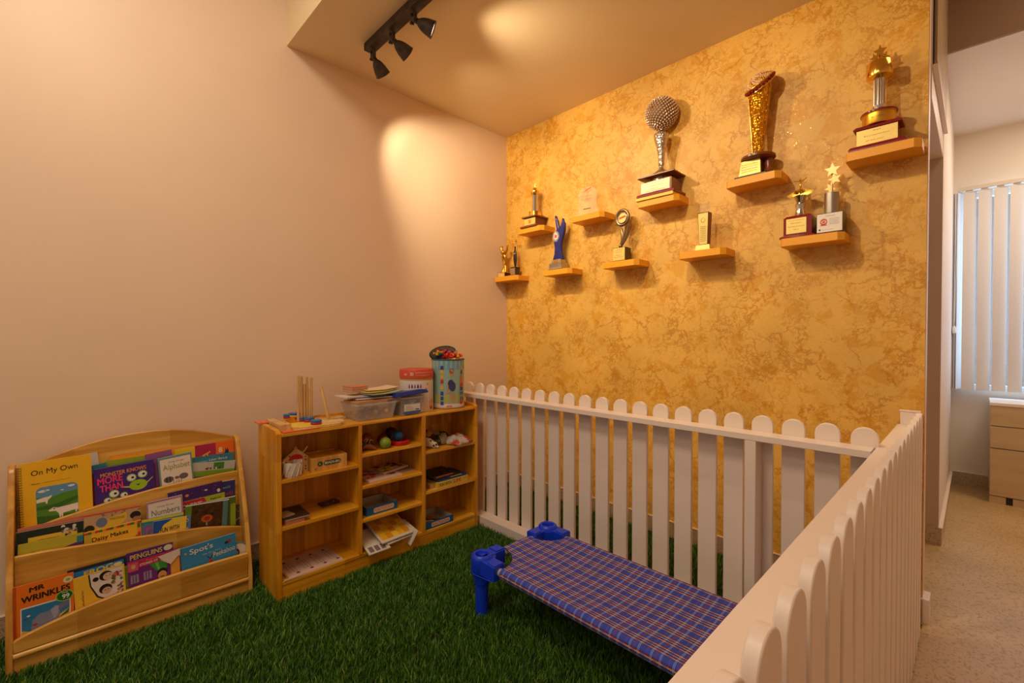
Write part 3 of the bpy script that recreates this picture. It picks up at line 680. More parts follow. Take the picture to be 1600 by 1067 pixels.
book('cream board book titled Alphabet with a grey striped ant', .138, (246, 717), (299, 706), .437, .011, (110, 150, 150), a_alpha)
def a_abc(b, W, H_, y):
    R_(b, W, H_, y, 0, .33, 0, 1, (232, 196, 40)); R_(b, W, H_, y, .33, .68, 0, 1, (176, 36, 82)); R_(b, W, H_, y, .68, 1, 0, 1, (238, 110, 30))
    PL(b, W, H_, y, [(.70, .72), (.84, .80), (.85, .88), (.87, .83), (.89, .88), (.92, .72)], (30, 40, 90), 2)
    b.text('A', -W/2+.45*W, -W/2+.58*W, .74*H_, .86*H_, y, 3, C((240, 176, 60)), .02, 0, True); T_(b, W, H_, y, 'B', .60, .66, .69, .74, (240, 176, 60), bold=.02); T_(b, W, H_, y, '8', .73, .79, .81, .90, (240, 230, 200), bold=.03)
book('large yellow, crimson and orange alphabet book at the back of the upper tier', .103, (272, 702), (365, 687), .437, .008, (238, 110, 30), a_abc)
def a_lib(b, W, H_, y):
    T_(b, W, H_, y, 'science library', .12, .42, .86, .90, (200, 220, 225)); T_(b, W, H_, y, 'Later library', .46, .86, .86, .93, (226, 232, 232), bold=.01); speck(b, W, H_, y, .6, .98, .9, .97, [(170, 80, 70), (90, 80, 150)], 8, .02)
book('teal blue library book standing before the alphabet book', .114, (292, 717), (365, 706), .437, .007, (50, 128, 150), a_lib)
def a_farm(b, W, H_, y):
    R_(b, W, H_, y, 0, 1, .0, .78, (124, 160, 40)); R_(b, W, H_, y, 0, 1, 0, .64, (90, 100, 160), 2); PL(b, W, H_, y, [(.50, .98), (.74, .98), (.74, .80), (.50, .80)], (60, 130, 40), 2)
    for u in (.36, .44, .56, .64): E_(b, W, H_, y, u, .83, .018, .03, random.Random(int(u*100)).choice([(190, 40, 40), (60, 50, 110), (230, 220, 210)]), 3)
    PL(b, W, H_, y, [(.30, .84), (.42, .86), (.42, .84), (.34, .80)], (180, 40, 40), 3)
book('pale grey and green farm picture book at the right end of the upper tier', .125, (299, 724), (368, 719), .437, .007, (188, 186, 176), a_farm)
book('orange-yellow hardback rising behind the monster book', .104, (172, 714), (273, 699), .437, .010, (236, 158, 24), edge=(200, 90, 20))
book('purple booklet with rounded corner behind the orange-yellow hardback spine', .112, (226, 711), (268, 702), .437, .006, (140, 84, 140))
book('green board book behind the purple and orange books', .108, (163, 721), (262, 706), .437, .005, (140, 164, 40))
book('white folder standing behind the yellow spiral-bound book', .098, (128, 711), (152, 706), .437, .005, (206, 200, 190))
book('blue-green book peeping out beside the yellow spiral-bound book', .117, (138, 729), (166, 723), .437, .006, (30, 116, 140))

# --- middle tier ----------------------------------------------------
def a_world(b, W, H_, y):
    R_(b, W, H_, y, .17, .9, 0, .86, (228, 190, 60)); R_(b, W, H_, y, .0, 1, .985, 1, (196, 140, 110)); T_(b, W, H_, y, 'WORLD BOOKS', .30, .62, .74, .80, (120, 90, 40)); T_(b, W, H_, y, 'CHILDHOOD', .36, .58, .66, .71, (120, 90, 40))
    speck(b, W, H_, y, .66, .88, .74, .95, [(40, 34, 40), (120, 96, 110), (170, 140, 130), (220, 210, 200)], 22, .035)
book('dark green book with a yellow band and small animals, leftmost of the middle tier', .200, (25, 832), (131, 812), .266, .008, (30, 44, 34), a_world)
book('thin pinkish book behind the dark green one at the middle tier left end', .192, (27, 827), (132, 805), .266, .004, (196, 116, 92))
def a_green(b, W, H_, y):
    PL(b, W, H_, y, [(.16, .60), (1, .84), (1, 0), (.16, 0)], (98, 40, 116), 1); PL(b, W, H_, y, [(0, .60), (.18, .66), (.14, .5), (0, .45)], (40, 110, 40), 2)
    b.print_poly([(-W/2+u*W, v*H_) for u, v in ((.34, .63), (.78, .745), (.86, .73), (.84, .68), (.40, .56), (.32, .58))], y, 2, C((206, 44, 44))); T_(b, W, H_, y, 'FUNNY PHOTO', .40, .78, .575, .625, (240, 210, 200), rise=.10, bold=.02)
    T_(b, W, H_, y, 'the', .20, .26, .76, .80, (30, 30, 20)); R_(b, W, H_, y, .90, 1, .80, .95, (40, 130, 150), 3)
book('lime green and purple book with a red Funny Photo banner', .215, (28, 852), (130, 832), .266, .006, (186, 176, 50), a_green)
def a_faces(b, W, H_, y):
    R_(b, W, H_, y, 0, 1, .97, 1, (206, 80, 56)); b.print_poly([(-W/2+u*W, v*H_) for u, v in ((.2, .80), (.55, .90), (.74, .93), (.74, .80), (.62, .72), (.2, .62))], y, 2, C((226, 186, 60)))
    T_(b, W, H_, y, 'WORLD BOOKS', .44, .70, .83, .87, (120, 90, 40)); T_(b, W, H_, y, 'when?', .44, .60, .68, .73, (60, 50, 40)); E_(b, W, H_, y, .30, .82, .10, .11, (110, 120, 150), 3); E_(b, W, H_, y, .09, .74, .09, .09, (40, 30, 24), 3); E_(b, W, H_, y, .09, .66, .08, .08, (150, 100, 70), 4)
    E_(b, W, H_, y, .90, .84, .10, .09, (36, 28, 24), 3); E_(b, W, H_, y, .92, .76, .08, .07, (170, 120, 90), 4); speck(b, W, H_, y, .25, .98, .9, .97, [(150, 110, 84), (190, 150, 116)], 14, .03, 1)
book('sandy book with photographs of children and a yellow label in the middle tier', .202, (131, 806), (220, 789), .266, .008, (196, 160, 120), a_faces, edge=(200, 70, 50))
def a_daisy(b, W, H_, y):
    for i in range(16): R_(b, W, H_, y, i/16, (i+1)/16, .93, .985, [(200, 60, 40), (60, 120, 50), (226, 150, 50)][i % 3])
    for i in range(8): R_(b, W, H_, y, .93, .99, .93-(i+1)*.11, .93-i*.11, [(60, 120, 50), (226, 150, 50), (200, 60, 40)][i % 3])
    R_(b, W, H_, y, 0, .12, 0, .93, (196, 166, 50)); T_(b, W, H_, y, 'Daisy Makes', .13, .76, .70, .83, (30, 24, 20), bold=.02, rise=.02); T_(b, W, H_, y, 'Gingerbread', .27, .92, .50, .63, (30, 24, 20), bold=.02, rise=.02)
book('yellow book titled Daisy Makes Gingerbread with a striped border', .216, (131, 833), (220, 812), .266, .006, (240, 184, 44), a_daisy)
def a_num(b, W, H_, y):
    R_(b, W, H_, y, .05, .95, 0, .96, (230, 216, 204)); T_(b, W, H_, y, 'Numbers', .13, .90, .72, .83, (96, 120, 100), bold=.01); T_(b, W, H_, y, 'living things', .3, .74, .86, .89, (120, 100, 110))
    E_(b, W, H_, y, .50, .60, .06, .04, (50, 40, 34), 3); E_(b, W, H_, y, .50, .55, .05, .05, (90, 140, 40), 2)
    for u in (.34, .62): E_(b, W, H_, y, u, .52, .06, .03, (60, 70, 30), 3)
book('cream board book titled Numbers with mauve edges', .201, (228, 786), (285, 773), .266, .010, (176, 130, 150), a_num)
def a_space(b, W, H_, y):
    E_(b, W, H_, y, .33, .88, .035, .03, (230, 130, 50), 2); E_(b, W, H_, y, .68, .90, .03, .02, (200, 190, 200), 2, 10); speck(b, W, H_, y, .05, .98, .7, .96, [(220, 210, 230)], 18, .006)
    E_(b, W, H_, y, .92, .84, .03, .04, (226, 216, 206), 3)
book('deep purple space book with tiny planets behind Numbers', .180, (262, 771), (347, 751), .266, .008, (66, 34, 104), a_space)
def a_navy(b, W, H_, y): T_(b, W, H_, y, 'world', .25, .70, .86, .91, (150, 170, 210)); T_(b, W, H_, y, 'World', .1, .86, .72, .80, (176, 60, 70), bold=.02)
book('dark blue book, rightmost at the back of the middle tier', .176, (341, 754), (367, 749), .266, .008, (46, 50, 110), a_navy, edge=(220, 214, 200))
def a_dler(b, W, H_, y):
    PL(b, W, H_, y, [(0, 1), (.5, 1), (.58, .8), (.58, 0), (0, 0)], (190, 36, 60), 1); T_(b, W, H_, y, "TODDLER'S", -.55, .48, .83, .93, (236, 216, 210), bold=.03); T_(b, W, H_, y, 'Beginner', .64, .86, .89, .94, (50, 50, 30), bold=.02)
book("crimson and lime book lettered Toddler's behind the tree painting book", .187, (252, 793), (351, 769), .266, .006, (170, 180, 40), lambda b, W, H_, y: (PL(b, W, H_, y, [(0, 1), (.66, 1), (.72, .8), (.72, 0), (0, 0)], (190, 36, 60), 1), T_(b, W, H_, y, "TODDLER'S", .05, .62, .83, .93, (236, 216, 210), bold=.03), T_(b, W, H_, y, 'Beginner', .76, .94, .89, .94, (50, 50, 30), bold=.02)))
def a_tree(b, W, H_, y):
    R_(b, W, H_, y, 0, .14, 0, .97, (96, 140, 30)); R_(b, W, H_, y, .14, .98, 0, .97, (74, 44, 18)); R_(b, W, H_, y, .0, 1, .97, 1, (230, 224, 208)); R_(b, W, H_, y, .86, .98, 0, .97, (90, 130, 130), 2)
    speck(b, W, H_, y, .18, .82, .3, .94, [(56, 32, 12), (92, 56, 20), (80, 60, 24)], 60, .05, 2); E_(b, W, H_, y, .50, .58, .13, .10, (196, 84, 40), 6); E_(b, W, H_, y, .50, .58, .07, .05, (150, 56, 30), 7); R_(b, W, H_, y, .48, .52, .40, .52, (160, 150, 130), 6)
book('green-edged book with a dark brown painting of an orange bird in a tree', .202, (290, 790), (358, 779), .266, .007, (60, 90, 90), a_tree)
book('olive green book with a white top edge behind the brown painting book', .192, (297, 789), (368, 774), .266, .006, (84, 116, 40), lambda b, W, H_, y: (R_(b, W, H_, y, 0, 1, .975, 1, (230, 226, 206)), R_(b, W, H_, y, .88, 1, .2, .8, (150, 170, 40))))
book('small dark grey booklet at the right end of the middle tier', .188, (361, 791), (375, 788), .266, .005, (60, 54, 50), lambda b, W, H_, y: speck(b, W, H_, y, .1, .95, .3, .9, [(120, 104, 100), (90, 70, 60), (150, 120, 120)], 14, .12))
book('teal picture book leaning behind the Fun With book', .211, (221, 813), (287, 800), .266, .006, (30, 140, 150), lambda b, W, H_, y: (R_(b, W, H_, y, 0, 1, .93, 1, (216, 200, 60)), R_(b, W, H_, y, 0, .5, 0, .86, (110, 110, 170)), speck(b, W, H_, y, .1, .5, .4, .8, [(176, 90, 130), (130, 90, 150)], 12, .05)))
book('yellow and blue book titled Fun With in the middle tier', .216, (240, 815), (292, 806), .266, .005, (238, 200, 70), lambda b, W, H_, y: (PL(b, W, H_, y, [(0, 1), (.58, 1), (.30, .85), (.12, .55), (0, .5)], (30, 84, 170), 1), T_(b, W, H_, y, 'FUN WITH', .22, .78, .62, .76, (30, 26, 24), bold=.03, rise=.03), T_(b, W, H_, y, 'WORDS', .5, .8, .50, .58, (200, 50, 40), bold=.02)))
book('pale blue book with cartoon eyes between the Fun With book and the tree painting', .208, (284, 808), (298, 805), .266, .005, (96, 130, 190), lambda b, W, H_, y: (E_(b, W, H_, y, .55, .86, .22, .22, (236, 236, 230), 2), E_(b, W, H_, y, .6, .86, .1, .1, (20, 20, 30), 3), E_(b, W, H_, y, .55, .6, .2, .1, (236, 236, 230), 2)))

# --- bottom tier ----------------------------------------------------
def a_wrinkle(b, W, H_, y):
    R_(b, W, H_, y, 0, .05, 0, 1, (190, 80, 20)); T_(b, W, H_, y, 'MR', .26, .50, .855, .93, (36, 24, 20), bold=.05, rise=.015); T_(b, W, H_, y, 'WRINKLES', .13, .93, .70, .80, (36, 24, 20), bold=.05, rise=.03)
    R_(b, W, H_, y, .11, .94, .04, .62, (236, 230, 220)); R_(b, W, H_, y, .13, .92, .04, .60, (44, 124, 176), 2); PL(b, W, H_, y, [(.13, .25), (.35, .18), (.92, .42), (.92, .04), (.13, .04)], (226, 186, 50), 3)
    PL(b, W, H_, y, [(.28, .24), (.30, .38), (.42, .46), (.56, .46), (.64, .50), (.74, .50), (.76, .36), (.72, .26), (.60, .20), (.42, .12), (.32, .14)], (130, 136, 168), 4); PL(b, W, H_, y, [(.60, .46), (.68, .52), (.74, .50), (.72, .36), (.66, .30)], (160, 164, 190), 5)
    PL(b, W, H_, y, [(.66, .50), (.92, .56), (.92, .48), (.76, .42)], (110, 116, 150), 4); E_(b, W, H_, y, .34, .30, .045, .03, (170, 60, 50), 6); PL(b, W, H_, y, [(.74, .30), (.92, .42), (.9, .34)], (60, 110, 60), 5)
    E_(b, W, H_, y, .24, .47, .03, .02, (226, 216, 216), 4); E_(b, W, H_, y, .18, .43, .03, .02, (60, 90, 150), 4)
    E_(b, W, H_, y, .84, .645, .155, .13, (176, 196, 50), 6, 28); E_(b, W, H_, y, .84, .645, .135, .11, (16, 104, 50), 7, 28); T_(b, W, H_, y, '99', .80, .92, .595, .67, (240, 240, 230), 9, .04); T_(b, W, H_, y, 'Only', .79, .90, .685, .71, (240, 240, 230), 9, .02); E_(b, W, H_, y, .90, .905, .085, .075, (232, 220, 170), 3, 24); E_(b, W, H_, y, .90, .905, .04, .035, (160, 170, 80), 4)
book('orange book titled Mr Wrinkles with a grey elephant and a green price sticker', .300, (20, 919), (115, 894), .092, .006, (232, 120, 28), a_wrinkle, lean=2)
def a_frog(b, W, H_, y): T_(b, W, H_, y, 'FROG', .22, .78, .89, .98, (226, 196, 60), bold=.05, rise=.02); E_(b, W, H_, y, .88, .95, .09, .05, (226, 214, 160), 2)
book('bright blue book titled Frog behind the yellow comic book', .286, (113, 897), (193, 874), .092, .006, (20, 124, 200), a_frog, lean=2)
book('black-backed book tallest behind the Frog book', .276, (105, 893), (197, 868), .092, .006, (40, 38, 46), lean=2)
def a_kids(b, W, H_, y):
    b.print_poly([(-W/2+u*W, v*H_) for u, v in ((.28, .99), (.97, .99), (.97, .35), (.62, .38), (.42, .5), (.30, .75))], y, 1, C((36, 28, 26))); b.print_poly([(-W/2+u*W, v*H_) for u, v in ((.31, .985), (.965, .985), (.965, .36), (.63, .40), (.45, .52), (.33, .75))], y, 2, C((228, 214, 204)))
    for u, v, r, c in ((.62, .88, .13, (30, 22, 20)), (.66, .86, .10, (222, 186, 160)), (.60, .62, .13, (30, 22, 20)), (.62, .58, .095, (214, 170, 140)), (.42, .86, .06, (30, 22, 20))): E_(b, W, H_, y, u, v, r, r*.95, c, 3 if c[0] == 30 else 4)
    for u, v in ((.63, .88), (.70, .88), (.59, .60), (.65, .60)): E_(b, W, H_, y, u, v, .012, .012, (30, 22, 20), 7)
    speck(b, W, H_, y, .74, .94, .4, .92, [(180, 50, 50), (70, 130, 60), (130, 60, 110), (230, 210, 190), (190, 130, 90)], 34, .045, 3); R_(b, W, H_, y, .96, 1, 0, 1, (220, 200, 50), 6)
    T_(b, W, H_, y, 'Schools and Day Care', .13, .19, .36, .72, (50, 40, 30), r90=True)
book('yellow comic-style book with cartoon children, spine lettered Schools and Day Care', .303, (114, 905), (194, 881), .092, .005, (240, 190, 50), a_kids, lean=2)
book('thin lime book showing only its right edge beside the cartoon children book', .292, (150, 899), (199, 884), .092, .005, (150, 150, 44), lean=2)
def a_peng(b, W, H_, y): T_(b, W, H_, y, 'PENGUINS', .08, .76, .86, .95, (220, 190, 100), bold=.05, rise=.02); E_(b, W, H_, y, .89, .93, .10, .08, (226, 214, 180), 2)
book('purple book titled Penguins standing at the back of the bottom tier', .276, (197, 866), (270, 847), .092, .006, (86, 36, 122), a_peng, lean=2)
def a_tales(b, W, H_, y):
    R_(b, W, H_, y, 0, 1, .84, 1, (190, 36, 84)); R_(b, W, H_, y, 0, .19, .80, .97, (206, 90, 110), 2); E_(b, W, H_, y, .10, .89, .04, .05, (220, 170, 90), 3); T_(b, W, H_, y, 'STORIES OF', .22, .56, .865, .91, (236, 220, 220), bold=.03, rise=.01); T_(b, W, H_, y, 'Great tales', .34, .60, .94, .965, (240, 180, 60))
    PL(b, W, H_, y, [(.40, .84), (.72, .86), (.74, .70), (.66, .62), (.54, .66), (.46, .76)], (60, 150, 60), 3); PL(b, W, H_, y, [(.5, .84), (.56, .84), (.6, .66), (.56, .66)], (110, 190, 80), 4)
    E_(b, W, H_, y, .63, .60, .10, .11, (36, 24, 24), 4); E_(b, W, H_, y, .63, .55, .085, .10, (214, 150, 90), 5); E_(b, W, H_, y, .63, .52, .045, .01, (30, 20, 20), 6); PL(b, W, H_, y, [(.44, .36), (.52, .46), (.70, .46), (.84, .50), (.84, .2), (.44, .2)], (224, 84, 40), 4)
    for u in (.04, .28): R_(b, W, H_, y, u, u+.15, .55, .72, (150, 130, 160), 3)
    for u in (.08, .13, .32, .37): R_(b, W, H_, y, u, u+.015, .56, .71, (80, 40, 110), 4)
    E_(b, W, H_, y, .20, .36, .10, .09, (236, 120, 50), 5); R_(b, W, H_, y, .80, .98, .4, .84, (226, 160, 60), 3)
o = book('magenta and purple story book with a green-turbaned man and loose folded leaflets', .301, (199, 880), (281, 856), .092, .006, (110, 40, 120), a_tales, lean=2)
b = MB(); yb = -0.0045; W_ = .205; hh = .24
A = atx(199, 880, .301); B = atx(281, 856, .301); W_ = B.y-A.y; hh = (A.z+B.z)/2-.092
for i, (u, v) in enumerate(((.80, .72), (.74, .76), (.68, .80), (.63, .84))):
    b.print_poly([(-W_/2+.56*W_, .955*hh), (W_/2, 1.0*hh), (W_/2, (.90-i*.02)*hh), (-W_/2+u*W_, v*hh)], yb-.0006*(4-i)-.0006, 1, C((226-4*i, 208-4*i, 196-4*i)))
b.build('folded_leaflet', o, smooth=False)
def a_spot(b, W, H_, y):
    T_(b, W, H_, y, "Spot's", .15, .56, .78, .93, (232, 226, 214), bold=.02, rise=.015); T_(b, W, H_, y, 'lift-the-flap', .38, .70, .71, .745, (196, 208, 214), rise=.02); T_(b, W, H_, y, 'Peekaboo', .56, .97, .60, .71, (232, 226, 214), bold=.01, rise=.03)
    E_(b, W, H_, y, .22, .43, .075, .075, (232, 214, 40), 2); PL(b, W, H_, y, [(.43, .40), (.51, .62), (.60, .40)], (206, 40, 40), 2); PL(b, W, H_, y, [(.45, .68), (.50, .61), (.56, .69), (.57, .68), (.51, .59), (.50, .59), (.44, .67)], (60, 40, 40), 3)
    E_(b, W, H_, y, .82, .84, .045, .03, (60, 30, 50), 2, 8); E_(b, W, H_, y, .88, .86, .035, .035, (170, 50, 60), 3, 8); E_(b, W, H_, y, .08, .86, .02, .02, (220, 170, 70), 2); E_(b, W, H_, y, .72, .40, .05, .05, (200, 120, 50), 2)
book("sky blue book titled Spot's Peekaboo with a yellow sun", .300, (282, 858), (368, 832), .092, .008, (54, 138, 190), a_spot, lean=2)
# round book at the right end
c = atx(371, 862, .285); o = thing('round_book', 'round white board book with a blue rim at the right end of the bottom tier', 'book', c, math.pi/2, BOOKS)
Rr = 0.045; rx = Matrix.Rotation(math.pi/2, 4, 'X'); b = MB(); b.lathe([(Rr, -.006), (Rr, .006)], C((96, 140, 160)), seg=40, rot=rx); b.print_poly(ell(0, 0, Rr*.9, Rr*.9, 36), -.006, 1, C((230, 218, 206))); b.print_poly(ell(-.012, 0, .02, .022, 20), -.006, 2, C((60, 44, 40))); b.print_poly(ell(-.01, -.002, .012, .014, 16), -.006, 3, C((190, 150, 120))); b.build('cover', o)
# ================================================================== WALL SHELVES AND TROPHIES
ZL, ZU = 1.722, 2.067
def wall_shelf(x0, z, label):
    o = thing('wall_shelf', label, 'shelf', (x0, 0, z), 0, 'small ochre trophy shelves on the gold wall')
    c, d, wd = 0.024, 0.147, 0.258
    b = MB(); b.prism([(0, -0.003), (0, -d+c*.6), (c*.4, -d), (wd-c, -d), (wd, -d+c), (wd, -0.003)], -0.038, 0, 2, OCHRE); b.build('board', o, bevel=0.0008)
    return o
SH = [(0.004, ZL, 'wall shelf in the corner carrying two small trophies, leftmost of the lower row'), (0.272, ZU, 'wall shelf under the gold pillar trophy, leftmost of the upper row'),
      (0.800, ZU, 'wall shelf under the clear acrylic award'), (0.533, ZL, 'wall shelf under the blue two-pronged trophy'), (1.056, ZL, 'wall shelf under the ring and leaf trophy'),
      (1.312, ZU, 'wall shelf under the crystal ball trophy'), (1.576, ZL, 'wall shelf under the narrow wooden tower trophy'), (1.837, ZU, 'wall shelf under the golden filigree cone trophy'),
      (2.097, ZL, 'wall shelf with the gold figure and the steel star trophies side by side'), (2.356, ZU, 'wall shelf under the tall star column trophy, rightmost of the upper row')]
for x, z, lab in SH: wall_shelf(x, z, lab)
RED = pm('mahogany_lacquer', (128, 26, 30), 0.2); BRN = pm('brown_trophy_wood', (120, 60, 26), 0.3); DBR = pm('dark_trophy_block', (58, 40, 26), 0.3)
PLQ = pm('gold_plaque', (238, 208, 120), 0.45, 0.35); PLP = pm('rose_plaque', (226, 180, 150), 0.4, 0.3); PLW = pm('white_plaque', (236, 228, 222), 0.5)
CLR = glass('clear_acrylic', (236, 226, 206), 0.06, 0.16)
TG = 'award trophies on the gold wall'
def stand(px, py, z, y=None):
    p = atz(px, py, z)
    if y is not None:
        q = aty(px, py, y); p = Vector((q.x, y, z))
    return Spot(p)
def lines(b, y, u0, u1, rows, c, h=0.0022, seed=0):
    """rows of small engraved lettering"""
    r = random.Random(seed); m = C(c)
    for v, w0, w1, t in rows: b.text(t, u0+(u1-u0)*w0, u0+(u1-u0)*w1, v-h/2, v+h/2, y, 1, m, .01)
def figure(b, c, h, mat, arms='up'):
    """little cast human figure of height h standing at c"""
    x, y, z = c; k = h
    b.tube([(x-.05*k, y, z), (x-.05*k, y, z+.25*k), (x-.02*k, y, z+.48*k)], [.035*k, .045*k, .065*k], mat, 10)
    b.tube([(x+.06*k, y, z), (x+.05*k, y, z+.25*k), (x+.02*k, y, z+.48*k)], [.035*k, .045*k, .065*k], mat, 10)
    b.tube([(x, y, z+.44*k), (x, y, z+.56*k), (x, y, z+.70*k), (x, y, z+.77*k), (x, y, z+.80*k)], [.075*k, .065*k, .10*k, .07*k, .03*k], mat, 12)
    b.ball((x, y, z+.87*k), .065*k, mat, 14, (1, 1, 1.2))
    if arms == 'up':
        b.tube([(x-.09*k, y, z+.73*k), (x-.17*k, y, z+.84*k), (x-.10*k, y, z+1.0*k)], [.035*k, .03*k, .022*k], mat, 8); b.tube([(x+.09*k, y, z+.73*k), (x+.17*k, y, z+.84*k), (x+.10*k, y, z+1.0*k)], [.035*k, .03*k, .022*k], mat, 8)
    else:
        b.tube([(x-.09*k, y, z+.73*k), (x-.28*k, y, z+.76*k), (x-.42*k, y, z+.84*k)], [.035*k, .03*k, .02*k], mat, 8); b.tube([(x+.09*k, y, z+.73*k), (x+.25*k, y, z+.80*k), (x+.38*k, y, z+.92*k)], [.035*k, .03*k, .02*k], mat, 8)

MB.K = (1.4, 1.4)
# A1 -- twisted gold figure with spread hands
s = stand(788, 431, ZL, -.075); o = thing('trophy', 'small all-gold trophy of two raised twisted hands in the corner', 'trophy', s.p, 0, TG)
b = MB(); b.box(-.026, .026, -.022, .022, 0, .030, GOLD2); b.build('base', o, bevel=.002); b = MB(); b.box(.0265, .030, -.022, .022, 0, .026, DBR); b.box(-.026, .026, -.0255, -.0222, .004, .026, PLQ); b.build('plaque', o)
b = MB(); hA = s.h(383)
for sg in (-1, 1):
    pts = [(sg*.010*math.cos(t*5), .008*math.sin(t*5), .03+(hA-.06)*t) for t in [i/14 for i in range(11)]]+[(sg*.020, 0, hA-.035), (sg*.026, 0, hA-.012)]
    b.tube(pts, [.011-.0003*i for i in range(len(pts))], GOLD2, 10)
    for d in (-.010, -.003, .005, .012): b.tube([(sg*.024, 0, hA-.022), (sg*.024+d, 0, hA-.004)], [.004, .0025], GOLD, 7)
b.ball((0, -.008, hA-.045), .014, GOLD2, 14); b.build('figure', o)
MB.K = (1.25, 1.5)
# A2 -- black figure in a gold arc
s = stand(805, 430.5, ZL, -.065); o = thing('trophy', 'slim black figure trophy inside a gold arc on a silver and brown block', 'trophy', s.p, 0, TG)
b = MB(); b.box(-.025, .025, -.024, .024, 0, .006, DBR); b.box(-.021, .021, -.020, .020, .006, .046, DBR); b.box(-.023, .023, -.022, .022, .046, .050, DBR); b.build('base', o, bevel=.001)
b = MB(); b.box(-.019, .019, -.0225, -.0202, .009, .044, SILV); b.build('plaque', o)
b = MB(); hT = s.h(374); b.lathe([(.004, .05), (.007, .060), (.013, .085), (.014, .105), (.012, .13), (.006, .148), (.002, .152)], BLACK, seg=18, sy=.6); b.box(-.012, .012, -.010, -.007, .118, .126, SILV); b.ball((.0, 0, .157), .006, BLACK, 12); b.build('figure', o)
b = MB(); b.tube([(.010+.014*math.sin(t), 0, .05+(hT-.052)*(t/math.pi)) for t in [i*math.pi/14 for i in range(15)]], .0022, GOLD, 8); b.ball((.004, 0, hT-.008), .007, GOLD, 10); b.build('arc', o)
MB.K = (1.3, 1.35)
# B -- gold pillar
s = stand(836, 357, ZU, -.075); o = thing('trophy', 'gold figure on a silver pillar with a stepped brown base, leftmost of the upper row', 'trophy', s.p, 0, TG)
b = MB(); b.lathe([(.062, 0), (.062, .008), (.056, .012)], BRN, square=1); b.lathe([(.044, .012), (.044, .056)], BRN, square=1); b.lathe([(.056, .056), (.056, .063), (.048, .066)], BRN, square=1); b.build('base', o, bevel=.001)
b = MB(); b.box(-.043, .043, -.0465, -.0442, .016, .052, PLQ); b.print_poly(rect(-.01, .01, .024, .044), -.0465, 1, GOLD2); b.build('plaque', o)
b = MB(); b.lathe([(.036, .066), (.036, .088), (.038, .089), (.038, .093), (.030, .094)], GOLD, seg=24); b.lathe([(.016, .094), (.0175, .10), (.016, .185), (.018, .19)], SILV, seg=20); b.build('pillar', o)
hT = s.h(286.5); b = MB(); b.lathe([(.020, .19), (.026, .198), (.025, .212), (.014, .222), (.012, .23)], GOLD, seg=20); figure(b, (0, 0, .225), hT-.225, GOLD, 'up'); b.build('figure', o)
MB.K = (1.3, 1.35)
# C -- clear acrylic dome
s = stand(918, 341, ZU, -.085); o = thing('award_plaque', 'clear acrylic dome-shaped award with a red mark', 'award', s.p, .12, TG)
b = MB(); hT = s.h(291); wd = .060
pts = [(-wd*1.22, 0), (wd*1.22, 0), (wd*1.1, .02), (wd*.86, .05), (wd*.94, .09)]+[(wd*.94*math.cos(t), .105+(hT-.105)*math.sin(t)) for t in [i*math.pi/14 for i in range(1, 14)]]+[(-wd*.94, .09), (-wd*.86, .05), (-wd*1.1, .02)]
b.prism(pts, -.007, .007, 1, CLR); b.build('panel', o, bevel=.001)
b = MB(); DK = C((110, 60, 40)); b.print_poly([(-.010, hT-.020), (.024, hT-.010), (.026, hT-.014), (-.008, hT-.025)], -.0076, 1, C((206, 50, 30)))
for i, (v, t) in enumerate(((.125, 'Presented to'), (.100, 'Award of Honour'), (.085, 'for Excellence in Care'))): b.text(t, -.03, .03, v, v+.005, -.0076, 1, DK)
b.print_poly(rect(-.022, .024, .036, .041), -.0076, 1, C((110, 60, 20))); b.build('engraving', o)
MB.K = (1.25, 1.5)
# D -- blue two-pronged
s = stand(873, 424, ZL, -.07); o = thing('trophy', 'glossy blue two-pronged trophy with a white sunburst and silver base', 'trophy', s.p, 0, TG)
b = MB(); b.lathe([(.052, 0), (.052, .006)], DBR, square=1, sy=.7); b.lathe([(.048, .006), (.046, .012), (.046, .034), (.042, .036)], SATIN, square=1, sy=.7); b.lathe([(.036, .036), (.033, .054)], SATIN, square=1, sy=.7); b.box(-.020, .012, -.0262, -.0240, .037, .052, GOLD2)
lines(b, -.0335, -.044, .03, ((.026, 0, .8, 'School Award'), (.019, 0, .95, 'Excellence Award')), (60, 50, 50), .003); b.build('base', o, bevel=.001)
hT = s.h(336); NB = pm('cobalt_glaze', (22, 36, 118), 0.12); b = MB()
body = [(-.040, .054), (.040, .054), (.026, .085), (.022, .115), (.028, .145), (.040, .170), (.048, .195), (.050, .225), (.042, hT*.86), (.034, hT*.93), (.030, hT*.90), (.028, .235), (.020, .215), (.010, .205), (.002, .22), (-.004, .245), (-.012, hT*.94), (-.018, hT), (-.024, hT*.98), (-.018, .235), (-.010, .205), (-.020, .185), (-.030, .165), (-.030, .14), (-.024, .11), (-.028, .08)]
b.prism([(u, v) for u, v in body], -.010, .010, 1, NB); b.build('body', o, bevel=.004, seg=3)
b = MB(); b.lathe([(.014, 0), (.014, .002)], WHITE, (-.012, -.0105, .168), 24, rot=Matrix.Rotation(math.pi/2, 4, 'X')); b.lathe([(.008, 0), (.008, .003)], C((210, 70, 60)), (-.012, -.011, .168), 24, rot=Matrix.Rotation(math.pi/2, 4, 'X'))
for k in range(18):
    a = k*2*math.pi/18; b.tube([(-.012+.011*math.cos(a), -.0125, .168+.011*math.sin(a)), (-.012+.026*math.cos(a), -.0125, .168+.026*math.sin(a))], [.0022, .0014], WHITE, 6)
b.build('sunburst', o)
MB.K = (1.3, 1.4)
